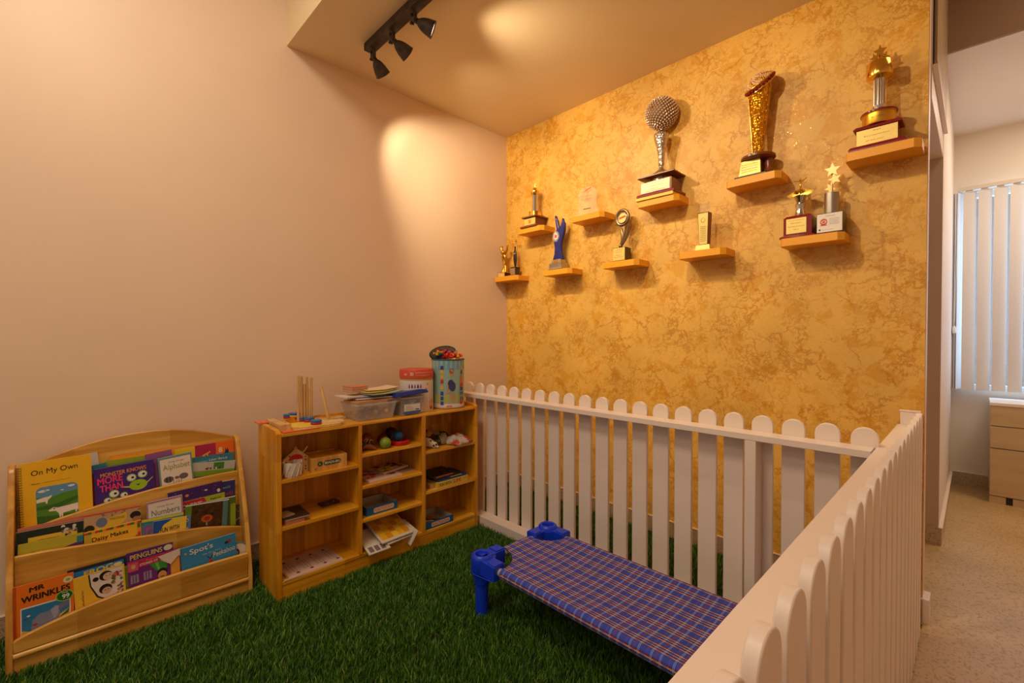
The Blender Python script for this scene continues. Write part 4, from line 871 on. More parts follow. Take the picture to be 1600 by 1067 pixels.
# E -- ring and leaves
s = stand(972, 407, ZL, -.075); o = thing('trophy', 'bronze ring trophy with curling leaves on a dark cube', 'trophy', s.p, 0, TG)
CH = pm('bronze_metal', (150, 126, 92), 0.28, 1.0); b = MB(); b.box(-.046, .040, -.032, .030, 0, .005, DBR); b.box(-.036, .034, -.026, .026, .005, .066, DBR); b.build('base', o, bevel=.001)
b = MB(); b.box(-.034, .032, -.0285, -.0262, .007, .064, PLQ); lines(b, -.0285, -.03, .028, ((.055, .2, .8, 'Certified'), (.046, .2, .8, 'Centre'), (.030, .2, .7, '2014'), (.022, .0, .9, 'Award of Merit')), (110, 90, 40), .004); b.build('plaque', o)
hT = s.h(326); rc = hT-.042; b = MB(); rx = Matrix.Rotation(math.pi/2, 4, 'X')
b.tube([(.002+.034*math.cos(t), 0, rc+.034*math.sin(t)) for t in [i*2*math.pi/28 for i in range(28)]], .0075, CH, 10, closed=True); b.tube([(.002+.025*math.cos(t), -.004, rc+.025*math.sin(t)) for t in [i*2*math.pi/24 for i in range(24)]], .0025, SILV, 8, closed=True)
b.build('ring', o); b = MB(); b.lathe([(.024, -.002), (.024, .002)], PLQ, (.002, 0, rc), 24, rot=rx); b.print_poly([(-.016, rc-.006), (.020, rc+.001), (.020, rc+.009), (-.016, rc+.002)], -.003, 1, C((214, 70, 40))); b.build('disc', o)
b = MB(); b.ball((-.008, 0, .076), .010, CH, 12)
for pts, r in (([(-.008, 0, .075), (.006, 0, .11), (.012, 0, .15), (.008, 0, rc-.03)], .006), ([(-.008, 0, .075), (.012, 0, .10), (.028, 0, .13), (.034, 0, .165), (.058, 0, .20)], .006), ([(0, 0, .08), (.02, 0, .105), (.036, 0, .125), (.052, 0, .15)], .0045), ([(-.004, 0, .078), (.004, 0, .12), (-.004, 0, .15), (-.022, 0, .175), (-.040, 0, .178)], .0055), ([(0, 0, .08), (.018, 0, .12), (.030, 0, .15), (.05, 0, .17)], .004)):
    n = len(pts); b.tube(pts, [1.6*r*(1-.75*i/(n-1)) if i else r*1.1 for i in range(n)], CH, 8)
b.build('leaves', o)
MB.K = (1.2, 1.2)
# F -- crystal ball
s = stand(1033, 314, ZU, -.075); s.p.z = ZU; o = thing('trophy', 'large trophy with a crystal-studded ball on an engraved silver vase', 'trophy', s.p, 0, TG)
YP = pm('yellow_gift_slab', (232, 200, 70), 0.4); b = MB(); b.box(-.105, .095, -.068, .06, 0, .014, YP)
b.lathe([(.100, .014), (.100, .026), (.094, .030)], RED, square=1, sy=.66); b.lathe([(.082, .030), (.080, .090)], BRN, square=1, sy=.66); b.lathe([(.088, .108), (.098, .112), (.098, .118), (.060, .121)], BRN, square=1, sy=.66); b.build('base', o, bevel=.001)
b = MB(); b.box(-.080, .074, -.0575, -.0535, .034, .086, PLP); lines(b, -.0575, -.07, .066, ((.078, .1, .9, 'Regional Excellence Awards'), (.064, .25, .8, 'Child Care'), (.050, .3, .6, 'Winner'), (.041, .1, .9, 'Childhood Education Association')), (100, 50, 40), .0035); b.build('plaque', o)
b = MB(); b.lathe([(.040, .088), (.042, .092), (.042, .112), (.046, .122), (.042, .134), (.028, .146), (.012, .156), (.010, .172), (.017, .176), (.014, .184), (.014, .200), (.016, .225), (.023, .262), (.032, .295), (.037, .318), (.038, .330), (.028, .338), (.010, .345), (.006, .352), (.008, .358), (.004, s.h(200))], SILV, seg=32)
hv = b.build('vase', o); tx = hv.modifiers.new('s', 'SUBSURF'); tx.levels = tx.render_levels = 2
# embossed metal
EMB = pm('embossed_silver', (206, 196, 186), 0.22, 1.0); N, L, B = nodes(EMB); v = N.new('ShaderNodeTexVoronoi'); v.inputs['Scale'].default_value = 90; tc = N.new('ShaderNodeTexCoord'); bp = N.new('ShaderNodeBump'); bp.inputs['Strength'].default_value = 0.9; bp.inputs['Distance'].default_value = .004
L.new(tc.outputs['Object'], v.inputs['Vector']); L.new(v.outputs['Distance'], bp.inputs['Height']); L.new(bp.outputs[0], B.inputs['Normal']); hv.data.materials[0] = EMB
hT = s.h(152); rb = s.w(25.2); zb = hT-rb; b = MB(); CRY = pm('crystal_stones', (222, 190, 158), 0.3, 0.2); b.ball((0, 0, zb), rb*.93, pm('ball_core', (126, 92, 66), .6, .1), 32)
ng = (1+5**.5)/2
for i in range(420):
    th = math.acos(1-2*(i+.5)/420); ph = 2*math.pi*i/ng; n = Vector((math.sin(th)*math.cos(ph), math.sin(th)*math.sin(ph), math.cos(th))); c_ = n*rb*.955+Vector((0, 0, zb)); u = n.orthogonal().normalized(); w2 = n.cross(u); q = rb*.072
    b.add([tuple(c_+u*q), tuple(c_+w2*q), tuple(c_-u*q), tuple(c_-w2*q), tuple(c_+n*q*.9), tuple(c_-n*q*.5)], [(0, 1, 4), (1, 2, 4), (2, 3, 4), (3, 0, 4), (1, 0, 5), (2, 1, 5), (3, 2, 5), (0, 3, 5)], CRY)
b.ball((-.012, -rb*.97, zb+.012), .006, GOLD, 10); b.build('crystal_ball', o, ang=10)
MB.K = (1.12, 1.15)
# G -- wooden tower with glass ball
s = stand(1101, 388, ZL, -.10); o = thing('trophy', 'narrow tapering wooden tower trophy topped by a clear glass globe', 'trophy', s.p, 0, TG)
b = MB(); b.lathe([(.038, 0), (.033, .026)], PLQ, square=1, sy=.8); b.build('base', o, bevel=.001)
b = MB(); h1_ = s.h(333); b.lathe([(.021, .026), (.027, h1_)], BRN, square=1, sy=.8); b.build('tower', o, bevel=.001)
b = MB(); b.add([(-.019, -.0178, .03), (.019, -.0178, .03), (.0245, -.0222, h1_-.004), (-.0245, -.0222, h1_-.004)], [(0, 1, 2, 3)], PLQ)
DK2 = C((110, 90, 40))
for i in range(9): b.add([(-.014, -.0186-.0003*i, .045+.0085*i), (.014, -.0186-.0003*i, .045+.0085*i), (.014, -.0187-.0003*i, .0468+.0085*i), (-.014, -.0187-.0003*i, .0468+.0085*i)], [(0, 1, 2, 3)], DK2)
b.tube([(.010*math.cos(t), -.0215, .145+.010*math.sin(t)) for t in [i*2*math.pi/16 for i in range(16)]], .0009, DK2, 4, closed=True); b.build('plaque', o, smooth=False)
b = MB(); b.ball((0, 0, h1_+.022), .025, CLR, 24); b.lathe([(.010, h1_), (.010, h1_+.003)], CLR); b.build('globe', o)
MB.K = (1.35, 1.4)
# H -- filigree cone
s = stand(1181, 268, ZU, -.075); o = thing('trophy', 'tall golden filigree cone trophy crowned by a tilted ring of red stones', 'trophy', s.p, 0, TG)
b = MB(); b.box(-.062, .05, -.05, .04, 0, .006, DBR); b.add([(-.048, -.036, .006), (.030, -.036, .006), (.030, .03, .006), (-.048, .03, .006), (-.040, -.030, .066), (.026, -.030, .066), (.026, .03, .066), (-.040, .03, .066)], [(3, 2, 1, 0), (4, 5, 6, 7), (0, 1, 5, 4), (1, 2, 6, 5), (2, 3, 7, 6), (3, 0, 4, 7)], BRN)
b.lathe([(.012, .006), (.018, .02), (.012, .035), (.016, .05), (.012, .066)], BRN, (.045, 0, 0), 18); b.lathe([(.052, .066), (.060, .070), (.060, .078), (.040, .084), (.022, .090)], BRN, (.008, 0, 0), 36); b.build('base', o, bevel=.001)
b = MB(); b.add([(-.050, -.0385, .010), (.028, -.0385, .010), (.024, -.0325, .064), (-.042, -.0325, .064)], [(0, 1, 2, 3)], PLQ)
b.build('plaque', o, smooth=False)
b = MB(); T0 = b.T
for i, t in enumerate(('District Award Winner', 'National Nursery Award', 'Presented to the', 'Centre of the Year')): b.text(t, -.040, .018, .048-.009*i, .052-.009*i, -.0365, 4, C((120, 90, 30)))
b.build('plaque_lettering', o, smooth=False)
h0, h2_ = .090, s.h(139); r0, r2 = .018, s.w(16.2); tilt = .26; FIL = pm('gold_filigree', (226, 160, 40), 0.30, 1.0); N, L, B = nodes(FIL); tc = N.new('ShaderNodeTexCoord'); v = N.new('ShaderNodeTexVoronoi'); v.inputs['Scale'].default_value = 70; bp = N.new('ShaderNodeBump'); bp.inputs['Strength'].default_value = 1; bp.inputs['Distance'].default_value = .006; L.new(tc.outputs['Object'], v.inputs['Vector']); L.new(v.outputs['Distance'], bp.inputs['Height']); L.new(bp.outputs[0], B.inputs['Normal'])
b = MB(); seg = 36; n_ = 14; vs = []; fs = []
for i in range(n_+1):
    t = i/n_
    for k in range(seg):
        a = 2*math.pi*k/seg; r = r0+(r2-r0)*t**1.15; z = h0+(h2_-h0)*t+t*tilt*r*math.cos(a)
        vs.append((.008+.004*t+r*math.cos(a), r*math.sin(a), z))
for i in range(n_):
    for k in range(seg): fs.append((i*seg+k, i*seg+(k+1) % seg, (i+1)*seg+(k+1) % seg, (i+1)*seg+k))
b.add(vs, fs, FIL); 
for a in (math.radians(200), math.radians(340), math.radians(90)):
    b.tube([(.008+.004*t+(r0+(r2-r0)*t**1.15+.001)*math.cos(a), (r0+(r2-r0)*t**1.15+.001)*math.sin(a), h0+(h2_-h0)*t+t*tilt*r2*math.cos(a)) for t in [i/8 for i in range(9)]], .0016, GOLD, 6)
for j in range(10):
    for sg in (1, -1):
        b.tube([(.008+.004*t+(r0+(r2-r0)*t**1.15+.0006)*math.cos(j*math.pi/5+sg*t*3.2), (r0+(r2-r0)*t**1.15+.0006)*math.sin(j*math.pi/5+sg*t*3.2), h0+(h2_-h0)*t+t*tilt*(r0+(r2-r0)*t)*math.cos(j*math.pi/5+sg*t*3.2)) for t in [i/16 for i in range(17)]], .0009, GOLD, 5)
b.build('cone', o)
RB = pm('red_stone', (130, 8, 24), 0.1); Rt = s.w(21.5); NT = Matrix.Translation((.014, -.004, h2_+.010)) @ Matrix.Rotation(-.42, 4, 'Y') @ Matrix.Rotation(.62, 4, 'X')
def crown(): m = MB(); m.T = m.T @ NT; return m
b = crown()
for zz_ in (-.007, .010): b.tube([(Rt*math.cos(k*2*math.pi/40), Rt*math.sin(k*2*math.pi/40), zz_) for k in range(40)], .0028, GOLD, 8, closed=True)
b.lathe([(Rt*.80, -.012), (Rt*.97, -.006), (Rt*.97, .009), (Rt*.9, .012)], GOLD2, seg=40)
for k in range(24): b.ball((Rt*1.0*math.cos(k*2*math.pi/24), Rt*1.0*math.sin(k*2*math.pi/24), .0015), .0062, RB, 10)
b.build('stone_ring', o)
b = crown(); rr = Rt*.93; b.lathe([(rr, .008), (rr*.85, .019), (rr*.6, .029), (rr*.3, .034), (.001, .035)], GOLD2, seg=32)
for i in range(150):
    q_ = math.sqrt((i+.5)/150); a = i*2.39996
    b.ball((q_*rr*math.cos(a), q_*rr*math.sin(a), .009+.026*(1-q_*q_)), .0046, GOLD2 if i % 3 == 0 else CRY, 8)
b.build('jewelled_dome', o)
MB.K = (1.25, 1.25)
# I1 -- gold figure on red block
s = stand(1250, 370, ZL, -.075); o = thing('trophy', 'gold winged figure trophy on a red lacquered block with a cream plaque', 'trophy', s.p, 0, TG)
b = MB(); b.lathe([(.060, 0), (.060, .006), (.050, .012)], RED, square=1, sy=.8); b.box(-.048, .048, -.038, .038, .012, .080, RED); b.lathe([(.048, .080), (.040, .088)], RED, square=1, sy=.8); b.build('base', o, bevel=.001)
b = MB(); b.box(-.038, .030, -.0405, -.0382, .018, .076, PLQ); lines(b, -.0405, -.034, .026, ((.068, .05, .95, 'North Academy'), (.058, .2, .8, 'Education'), (.045, .05, .95, 'Excellence Award'), (.033, .35, .65, '2013')), (110, 70, 40), .004); b.build('plaque', o)
hT = s.h(276); b = MB(); b.lathe([(.022, .088), (.019, .096), (.015, .118), (.018, .136), (.012, .142), (.018, .156), (.024, .168), (.014, .172)], SILV, seg=24); b.build('stem', o)
b = MB(); b.T = b.T @ Matrix.Translation((0, 0, -.025)); b.add([(-.046, -.010, .200), (-.030, -.012, .186), (0, -.018, .196), (.034, -.012, .190), (.050, -.010, .206), (.020, .010, .215), (-.020, .010, .213), (0, -.01, .222)], [(0, 1, 2), (0, 2, 7), (0, 7, 6), (2, 3, 4), (2, 4, 7), (4, 5, 7), (5, 6, 7)], GOLD); b.lathe([(.016, .196), (.024, .205), (.020, .214), (.008, .22)], GOLD, seg=20)
figure(b, (0, 0, .210), hT-.187, GOLD, 'out'); b.build('figure', o, ang=25)
MB.K = (1.12, 1.15)
# I2 -- stars on steel cylinder
s = stand(1299, 363, ZL, -.075); o = thing('trophy', 'steel cylinder trophy with glass stars on a dark block with a white plaque', 'trophy', s.p, 0, TG)
b = MB(); b.box(-.062, .05, -.042, .04, 0, .006, DBR); b.box(-.046, .046, -.036, .036, .006, .086, DBR); b.build('base', o, bevel=.001)
b = MB(); b.box(-.044, .044, -.0385, -.0362, .009, .083, PLW); b.text('FINALIST', -.014, .020, .071, .075, -.0385, 1, C((150, 90, 90))); b.print_poly(ell(-.020, .050, .013, .014), -.0385, 1, C((206, 80, 50))); b.print_poly(ell(-.020, .050, .009, .006), -.0385, 2, PLW); b.print_poly(ell(-.020, .050, .006, .004), -.0385, 3, C((190, 60, 40))); b.print_poly(rect(-.032, -.008, .035, .038), -.0385, 1, C((190, 60, 40)))
lines(b, -.0385, .0, .034, ((.060, 0, 1, 'EDUCATION'), (.053, 0, 1, 'AWARDS'), (.046, 0, 1, 'NATIONAL'), (.039, 0, 1, 'PROGRAM')), (120, 90, 110), .004); b.text('Chamber of Commerce', -.026, .014, .017, .020, -.0385, 1, C((70, 60, 60))); b.print_poly(ell(-.034, .019, .003, .004), -.0385, 1, BLACK); b.build('plaque', o)
b = MB(); h1_ = s.h(302); b.lathe([(.026, .086), (.026, h1_)], SATIN, seg=32); b.build('cylinder', o, bevel=.001)
GST = pm('pale_gold_glass', (236, 200, 130), 0.3, 0.4); hT = s.h(257); b = MB(); H3 = (hT-h1_)
for i, (dx, fz, R_s) in enumerate(((.002, .80, .030), (.010, .48, .025), (-.006, .20, .022))): b.prism(star(dx, h1_+H3*fz, R_s, R_s*.45, 5, 90+i*14), -.004+.004*i, .001+.004*i, 1, GST)
b.tube([(0, 0, h1_), (0, .004, h1_+H3*.7)], .003, GST, 8); b.build('stars', o, smooth=False)
MB.K = (.93, 1.15)
# J -- tall column
s = stand(1373, 225, ZU, -.08); o = thing('trophy', 'tallest trophy, stars above a fluted silver column on a stepped mahogany base', 'trophy', s.p, 0, TG)
b = MB(); b.lathe([(.108, 0), (.108, .010), (.100, .018)], RED, square=1, sy=.62); b.box(-.080, .076, -.048, .05, .018, .080, RED); b.lathe([(.090, .080), (.092, .086), (.080, .094)], RED, square=1, sy=.62); b.build('base', o, bevel=.001)
b = MB(); b.box(-.078, .074, -.0508, -.0482, .021, .078, PLQ); lines(b, -.0508, -.07, .066, ((.070, .4, .6, 'Award'), (.052, .15, .85, 'Entrepreneur'), (.034, .2, .7, 'of the year')), (120, 80, 40), .006); b.build('plaque', o)
b = MB(); b.lathe([(.062, .094), (.064, .098), (.064, .134), (.068, .136), (.070, .142), (.060, .144)], GOLD2, seg=40); b.lathe([(.0705, .137), (.0712, .140), (.0705, .143)], RED, seg=40); b.lathe([(.060, .142), (.040, .152), (.024, .160), (.026, .170)], SILV, seg=28); b.text('Best Centre', -.026, .026, .114, .120, -.0645, 1, C((120, 80, 20))); b.build('drum', o)
h1_ = s.h(122); h2_ = s.h(98); hT = s.h(75)
b = MB(); fl = []
for k in range(64): a = 2*math.pi*k/64; r = .021+(.0016 if k % 4 < 2 else -.0006); fl.append((r*math.cos(a), r*math.sin(a)))
b.prism(fl, .168, h1_, 2, SILV); b.build('column', o, smooth=False)
b = MB(); b.lathe([(.030, h1_-.004), (.050, h1_+.002), (.052, h1_+.008), (.050, h2_-.004), (.046, h2_)], GOLD, seg=36); b.ball((0, -.04, (h1_+h2_)/2), .016, SILV, 12, (1.4, .7, 1)); b.build('capital', o)
b = MB(); H3 = hT-h2_
for i, (dx, fz, R_s) in enumerate(((.002, .70, .027), (-.018, .42, .020), (.016, .34, .022), (-.002, .20, .020))): b.prism(star(dx, h2_+H3*fz, R_s, R_s*.45, 5, 90+i*20), -.010+.006*i, -.004+.006*i, 1, GOLD)
b.tube([(0, 0, h2_-.003), (0, 0, h2_+H3*.6)], .004, GOLD, 8); b.tube([(-.022, .005, h2_-.003), (-.024, .005, h2_+H3*.8)], .002, GOLD, 6); b.build('stars', o, smooth=False)
MB.K = (1.0, 1.0)
# ================================================================== TOYS ON TOP OF THE SHELF UNIT
ZT = 0.790
def disc_stack(b, x, y, z, r, cols, t, sy=1): 
    for i, c in enumerate(cols): b.lathe([(r*.96, 0), (r, t*.15), (r, t*.85), (r*.96, t)], C(c, .35), (x, y, z+i*t), 24, sy=sy)
# long wooden block
A = atz(441, 671, ZT); o = thing('wooden_block', 'long plain wooden block lying at the left end of the shelf top', 'block', (0.40, -1.915, ZT))
b = MB(); b.box(-.125, .085, -.030, .022, 0, .036, TOYW); b.build('body', o, bevel=.002); b = MB(); b.box(-.12, .05, .010, .012, .0361, .0367, DKW); b.build('groove', o)
# orange flat box under everything
o = thing('puzzle_tray', 'flat orange puzzle tray with printed picture at the left front of the shelf top', 'puzzle', (.47, -1.855, ZT), 0)
b = MB(); b.box(-.055, .052, -.085, .085, 0, .006, C((226, 108, 50))); b.box(-.045, .042, -.03, .075, .006, .0068, C((212, 176, 150))); b.box(-.02, .01, -.07, -.045, .006, .0085, C((110, 96, 90))); b.box(.01, .03, -.035, -.012, .006, .018, C((228, 190, 90)))
b.box(-.045, -.01, .0, .05, .0068, .0074, C((160, 60, 60))); b.build('tray', o, bevel=.001)
o = thing('storage_lid', 'pinkish-orange board edge poking out behind the left end of the shelf unit', 'board', (.29, -1.975, .808), 0)
b = MB(); b.box(-.04, .03, -.018, .035, .005, .011, C((226, 120, 80))); b.build('board', o)
# shape sorter with five stacks of blue discs
cb = atz(475, 660, ZT+.01); o = thing('shape_sorter', 'wooden shape sorter board with five blue, red and yellow disc stacks', 'toy', (.405, -1.765, ZT+.0005), -.10)
b = MB(); b.box(-.05, .10, -.115, .115, .0, .012, TOYW); b.box(-.045, .096, -.11, .11, .012, .0125, C((232, 196, 70))); b.build('board', o, bevel=.001)
BL, RD, YL = (36, 98, 176), (176, 30, 44), (230, 180, 40)
for (px, py, n) in ((451, 650, 2), (461, 651, 3), (472, 654, 2), (483, 655, 2), (494, 659, 2)):
    P = atz(px, py-3, ZT+.035) - Vector(o.location); P.rotate(Matrix.Rotation(.10, 3, 'Z'))
    b = MB(); disc_stack(b, P.x, P.y, .013, .026, [RD, BL] if n == 2 else [RD, YL, BL], .011); b.lathe([(.004, 0), (.004, .008)], TOYW, (P.x, P.y, .013+n*.011), 10)
    for a in range(3): b.lathe([(.0035, 0), (.0035, .001)], C((90, 170, 200)), (P.x+.012*math.cos(a*2.1), P.y+.012*math.sin(a*2.1), .013+n*.011), 8)
    b.build('disc_stack', o)
# standing rods
o = thing('rod_stacker', 'wooden toy with a row of six tall upright rods against the wall side', 'toy', (.335, -1.655, ZT))
b = MB(); b.box(-.028, .028, -.100, .085, 0, .014, TOYW); b.build('base', o, bevel=.001)
for px, pt in ((466, 587), (471.5, 588), (476, 600), (480, 589), (483.5, 606), (486.5, 590)):
    P = atx(px, 640, .335); zt = atx(px, pt, .335).z
    b = MB(); b.tube([(0, P.y+1.655, .014), (0, P.y+1.655, zt-ZT)], .0068, TOYW, 12); b.build('rod', o)
# leaning rod and wooden planks
o = thing('wooden_rod', 'single wooden rod leaning against the clear box', 'rod', (0, 0, 0))
A = atx(514, 657, .425); B = atx(501, 603, .385); b = MB(); b.tube([A, B], .0085, TOYW, 12); b.build('rod', o)
SLT = wood('pale_slat_wood', (226, 200, 150), (200, 168, 116), 1, .5, 2, .05)
for k, (px, py, rz, lab) in enumerate(((512, 655, -.25, 'pale wooden plank lying nearest the clear box'), (503, 662, .12, 'pale wooden plank lying at the shelf front edge'), (497, 652, .35, 'pale wooden plank behind the other two slats'))):
    P = atz(px, py, ZT+.012*(2-k)+.006 if k != 1 else ZT+.006); o = thing('toy_plank', lab, 'slat', (min(P.x, .47), P.y, ZT+[.0125, .0, .0][k]), rz, 'pale wooden planks on the shelf top')
    b = MB(); b.box(-.028, .028, -.075, .075, 0, .011, SLT); b.build('slat', o, bevel=.0015)
# clear boxes
CLP = glass('clear_box_plastic', (214, 206, 200), 0.15, 0.30)
def clear_box(name, label, loc, rz, wx, wy, hh, stuffing, group='clear plastic storage boxes'):
    o = thing(name, label, 'box', loc, rz, group)
    b = MB(); t = .003; k = .86
    def ring(z, s, d): return [(-wx/2*s+d, -wy/2*s+d, z), (wx/2*s-d, -wy/2*s+d, z), (wx/2*s-d, wy/2*s-d, z), (-wx/2*s+d, wy/2*s-d, z)]
    vs = ring(0, k, 0)+ring(hh, 1, 0)+ring(hh, 1, t)+ring(t, k, t)
    fs = [(3, 2, 1, 0), (12, 13, 14, 15)]
    for i in range(4):
        j = (i+1) % 4; fs += [(i, j, 4+j, 4+i), (4+i, 4+j, 8+j, 8+i), (8+i, 8+j, 12+j, 12+i)]
    b.add(vs, fs, CLP); b.build('tub', o, bevel=.003, smooth=False)
    b = MB(); pts = [(-wx/2-.004, -wy/2-.004, hh-.004), (wx/2+.004, -wy/2-.004, hh-.004), (wx/2+.004, wy/2+.004, hh-.004), (-wx/2-.004, wy/2+.004, hh-.004)]
    b.tube(pts, .0045, CLP, 6, closed=True); b.build('rim', o)
    return o
o = clear_box('clear_storage_box', 'clear plastic tub of small toys under the heap of papers', (.405, -1.455, ZT), 0, .20, .235, .092, None)
r = random.Random(5)
for i in range(26):
    x, y, q = r.uniform(-.07, .07), r.uniform(-.08, .085), r.uniform(.011, .017); c = r.choice([(206, 60, 70), (60, 70, 130), (220, 190, 70), (210, 130, 130), (140, 60, 90), (90, 110, 90)])
    if i % 2: t = tag(MB().ball((0, 0, 0), q, C(c), 12).build('toy_ball', loc=(.405+x, -1.455+y, ZT+.004+q+(.02 if i > 15 else 0))), 'small coloured toy ball inside the clear tub under the papers', 'ball', 'small toys in the clear tub')
    else: t = tag(MB().box(-q, q, -q, q, -q*.8, q*.8, C(c)).build('toy_block', bevel=.002, loc=(.405+x, -1.455+y, ZT+.004+q*1.4+(.018 if i > 15 else 0)), rot=(0, 0, r.uniform(0, 3))), 'small coloured toy block inside the clear tub under the papers', 'block', 'small toys in the clear tub')
# papers heaped on it
zp = ZT+.097
PAPS = [('sketchbook', 'brown-backed drawing pad at the bottom of the paper heap', (196, 146, 100), .010, .14, .19, .02, -.02, .15), ('paper_booklet', 'pale mauve booklet in the paper heap', (206, 190, 186), .006, .135, .195, .0, .01, -.05), ('spiral_notebook', 'white notebook with black wire spiral in the paper heap', (218, 208, 200), .006, .13, .18, -.02, -.06, .05),
        ('paper_booklet', 'pale teal booklet in the paper heap', (150, 176, 168), .004, .13, .17, .015, .05, .22), ('paper_booklet', 'yellow printed booklet in the paper heap', (222, 186, 60), .005, .13, .17, -.02, .04, .3), ('paper_booklet', 'cream booklet topmost in the paper heap', (226, 206, 170), .004, .12, .16, -.03, .055, .1)]
for i, (nm, lab, c, t, wx, wy, dx, dy, rz) in enumerate(PAPS):
    o = thing(nm, lab, 'paper', (.405+dx, -1.44+dy, zp), rz, None)
    b = MB(); n = 10
    vs = []; 
    for k in range(n+1):
        y = -wy+2*wy*k/n*.5*2/2 if False else -wy/2*1.25+wy*1.25*k/n; z = .012*(abs(y)/(wy*.6))**2*(1 if y > 0 else .4)*(-.4 if i < 2 else .6)
        z = max(z, 0)
        vs += [(-wx/2, y, z), (wx/2, y, z), (wx/2, y, z+t), (-wx/2, y, z+t)]
    fs = [(0, 1, 2, 3), tuple(4*n+q for q in (3, 2, 1, 0))]
    for k in range(n):
        a = 4*k
        for q in range(4): fs.append((a+q, a+4+q, a+4+(q+1) % 4, a+(q+1) % 4))
    b.add(vs, fs, C(c)); b.build('sheets', o, smooth=False)
    if nm == 'spiral_notebook':
        b = MB()
        for k in range(18): b.tube([(wx/2-.002+.005*math.cos(a), -wy*.55+k*wy*.06, .003+.005*math.sin(a)) for a in [q*math.pi/3 for q in range(6)]], .0008, BLACK, 4, closed=True)
        b.build('wire_binding', o)
    zp += t+.0045
o = thing('paper_stack', 'small stack of orange-edged cards on top of the paper heap', 'cards', (.365, -1.515, zp-.012), .15)
b = MB()
for k in range(7): b.box(-.045, .045, -.05, .05, .0045*k, .0045*k+.004, C([(206, 120, 90), (190, 170, 130), (200, 150, 120)][k % 3]))
b.build('cards', o, smooth=False)
# second clear box with a blue lid
o = clear_box('clear_storage_box', 'clear plastic box with a tilted blue lid and a white label', (.425, -1.235, ZT), 0, .17, .155, .105, None)
b = MB(); b.box(.0785, .080, -.055, .05, .020, .088, C((232, 226, 220))); b.box(.0801, .0806, -.055, .05, .066, .088, C((30, 84, 170))); b.box(.0801, .0806, -.055, .05, .008, .024, C((60, 96, 160)))
for i in range(4): b.box(.0801, .0808, -.045, .02-.01*i, .030+.007*i, .0315+.007*i, C((150, 140, 140)))
b.box(.0801, .0808, .02, .042, .028, .034, C((60, 60, 70)))
T9 = b.T; b.T = Matrix.Translation((.081, 0, 0)) @ Matrix.Rotation(math.pi/2, 4, 'Z'); b.text('STORAGE', -.025, .025, .078, .085, 0, 1, C((220, 226, 236)), .02); b.text('BOX', -.012, .012, .069, .0755, 0, 1, C((220, 226, 236)), .02); b.T = T9
b.build('label', o, smooth=False)
LIDB = pm('blue_lid_plastic', (24, 58, 150), 0.35)
b = MB(); b.box(-.100, .090, -.105, .095, 0, .010, LIDB); b.box(-.106, .096, -.111, .101, -.010, .002, LIDB); b.box(-.085, .075, -.09, .08, .010, .013, LIDB); l = b.build('lid', o, bevel=.003); l.location = (0, -.005, .118); l.rotation_euler = (.06, -.10, 0)
r = random.Random(8)
for i in range(9):
    x, y = r.uniform(-.05, .06), r.uniform(-.05, .05); c = r.choice([(206, 110, 80), (180, 150, 120), (60, 90, 150), (170, 70, 60), (90, 130, 90)])
    tag(MB().box(-.022, .022, -.018, .018, 0, .03, C(c)).build('toy_block', bevel=.003, loc=(.42+x, -1.235+y, ZT+.004+.03*(i % 2)), rot=(0, 0, r.uniform(0, 3))), 'coloured block inside the clear box with the blue lid', 'block', 'blocks in the blue-lidded box')
# cardboard drum
D = atz(654, 652, ZT); s = Spot(Vector((.365, atx(651, 640, .365).y, ZT))); rr = s.w(26); hT = s.h(576)
o = thing('cardboard_drum', 'white cardboard toy drum with an orange-red lid', 'container', s.p)
b = MB(); b.lathe([(rr*.97, 0), (rr*.98, .004), (rr*.98, hT*.74)], C((226, 214, 206)), seg=44); b.lathe([(rr*.965, hT*.74), (rr*.965, hT*.82)], C((196, 150, 84)), seg=44); b.build('body', o)
b = MB(); b.lathe([(rr, hT*.80), (rr, hT*.985), (rr*.98, hT)], C((206, 74, 40)), seg=44); b.build('lid', o)
def wrap(b, rad, polys, c, z0=0):
    """print shapes (angle from the room side, height) on a drum of radius rad"""
    for pts in polys:
        b.add([(rad*math.cos(a), rad*math.sin(a), z) for a, z in pts], [tuple(range(len(pts)))], C(c))
def wrap_text(b, rad, t, a0, a1, z0, z1, c):
    me = text_mesh(t, .01); xs = [v.co.x for v in me.vertices]; ys = [v.co.y for v in me.vertices]
    ax, bx, ay, by = min(xs), max(xs), min(ys), max(ys)
    b.add([(rad*math.cos(a0+(a1-a0)*(v.co.x-ax)/(bx-ax)), rad*math.sin(a0+(a1-a0)*(v.co.x-ax)/(bx-ax)), z0+(z1-z0)*(v.co.y-ay)/(by-ay)) for v in me.vertices], [tuple(p.vertices) for p in me.polygons], C(c))
b = MB(); q = rr*1.004; wrap_text(b, q, 'build-your-own toy', -.62, .55, hT*.91, hT*.95, (232, 210, 200)); wrap_text(b, q, 'fun construction set', -.6, .3, hT*.86, hT*.885, (232, 200, 190)); wrap_text(b, q, 'oo', -1.35, -1.15, hT*.87, hT*.91, (240, 220, 210)); wrap_text(b, q, '50', -.95, -.75, hT*.86, hT*.94, (240, 220, 210))
q = rr*.99; 
for k in range(5): a = -1.05+k*.17; wrap(b, q, [[(a, hT*.57), (a+.10, hT*.57), (a+.09, hT*.63), (a+.05, hT*.67), (a+.01, hT*.63)]], (40, 60, 120) if k % 2 else (190, 60, 60))
wrap(b, q, [[(-1.1, hT*.64), (-.22, hT*.64), (-.22, hT*.65), (-1.1, hT*.65)]], (190, 60, 60)); wrap(b, q, [[(-.30, hT*.36), (-.25, hT*.35), (.17, hT*.66), (.14, hT*.69)], [(-.02, hT*.52), (.05, hT*.48), (.09, hT*.53), (.0, hT*.57)]], (184, 36, 36))
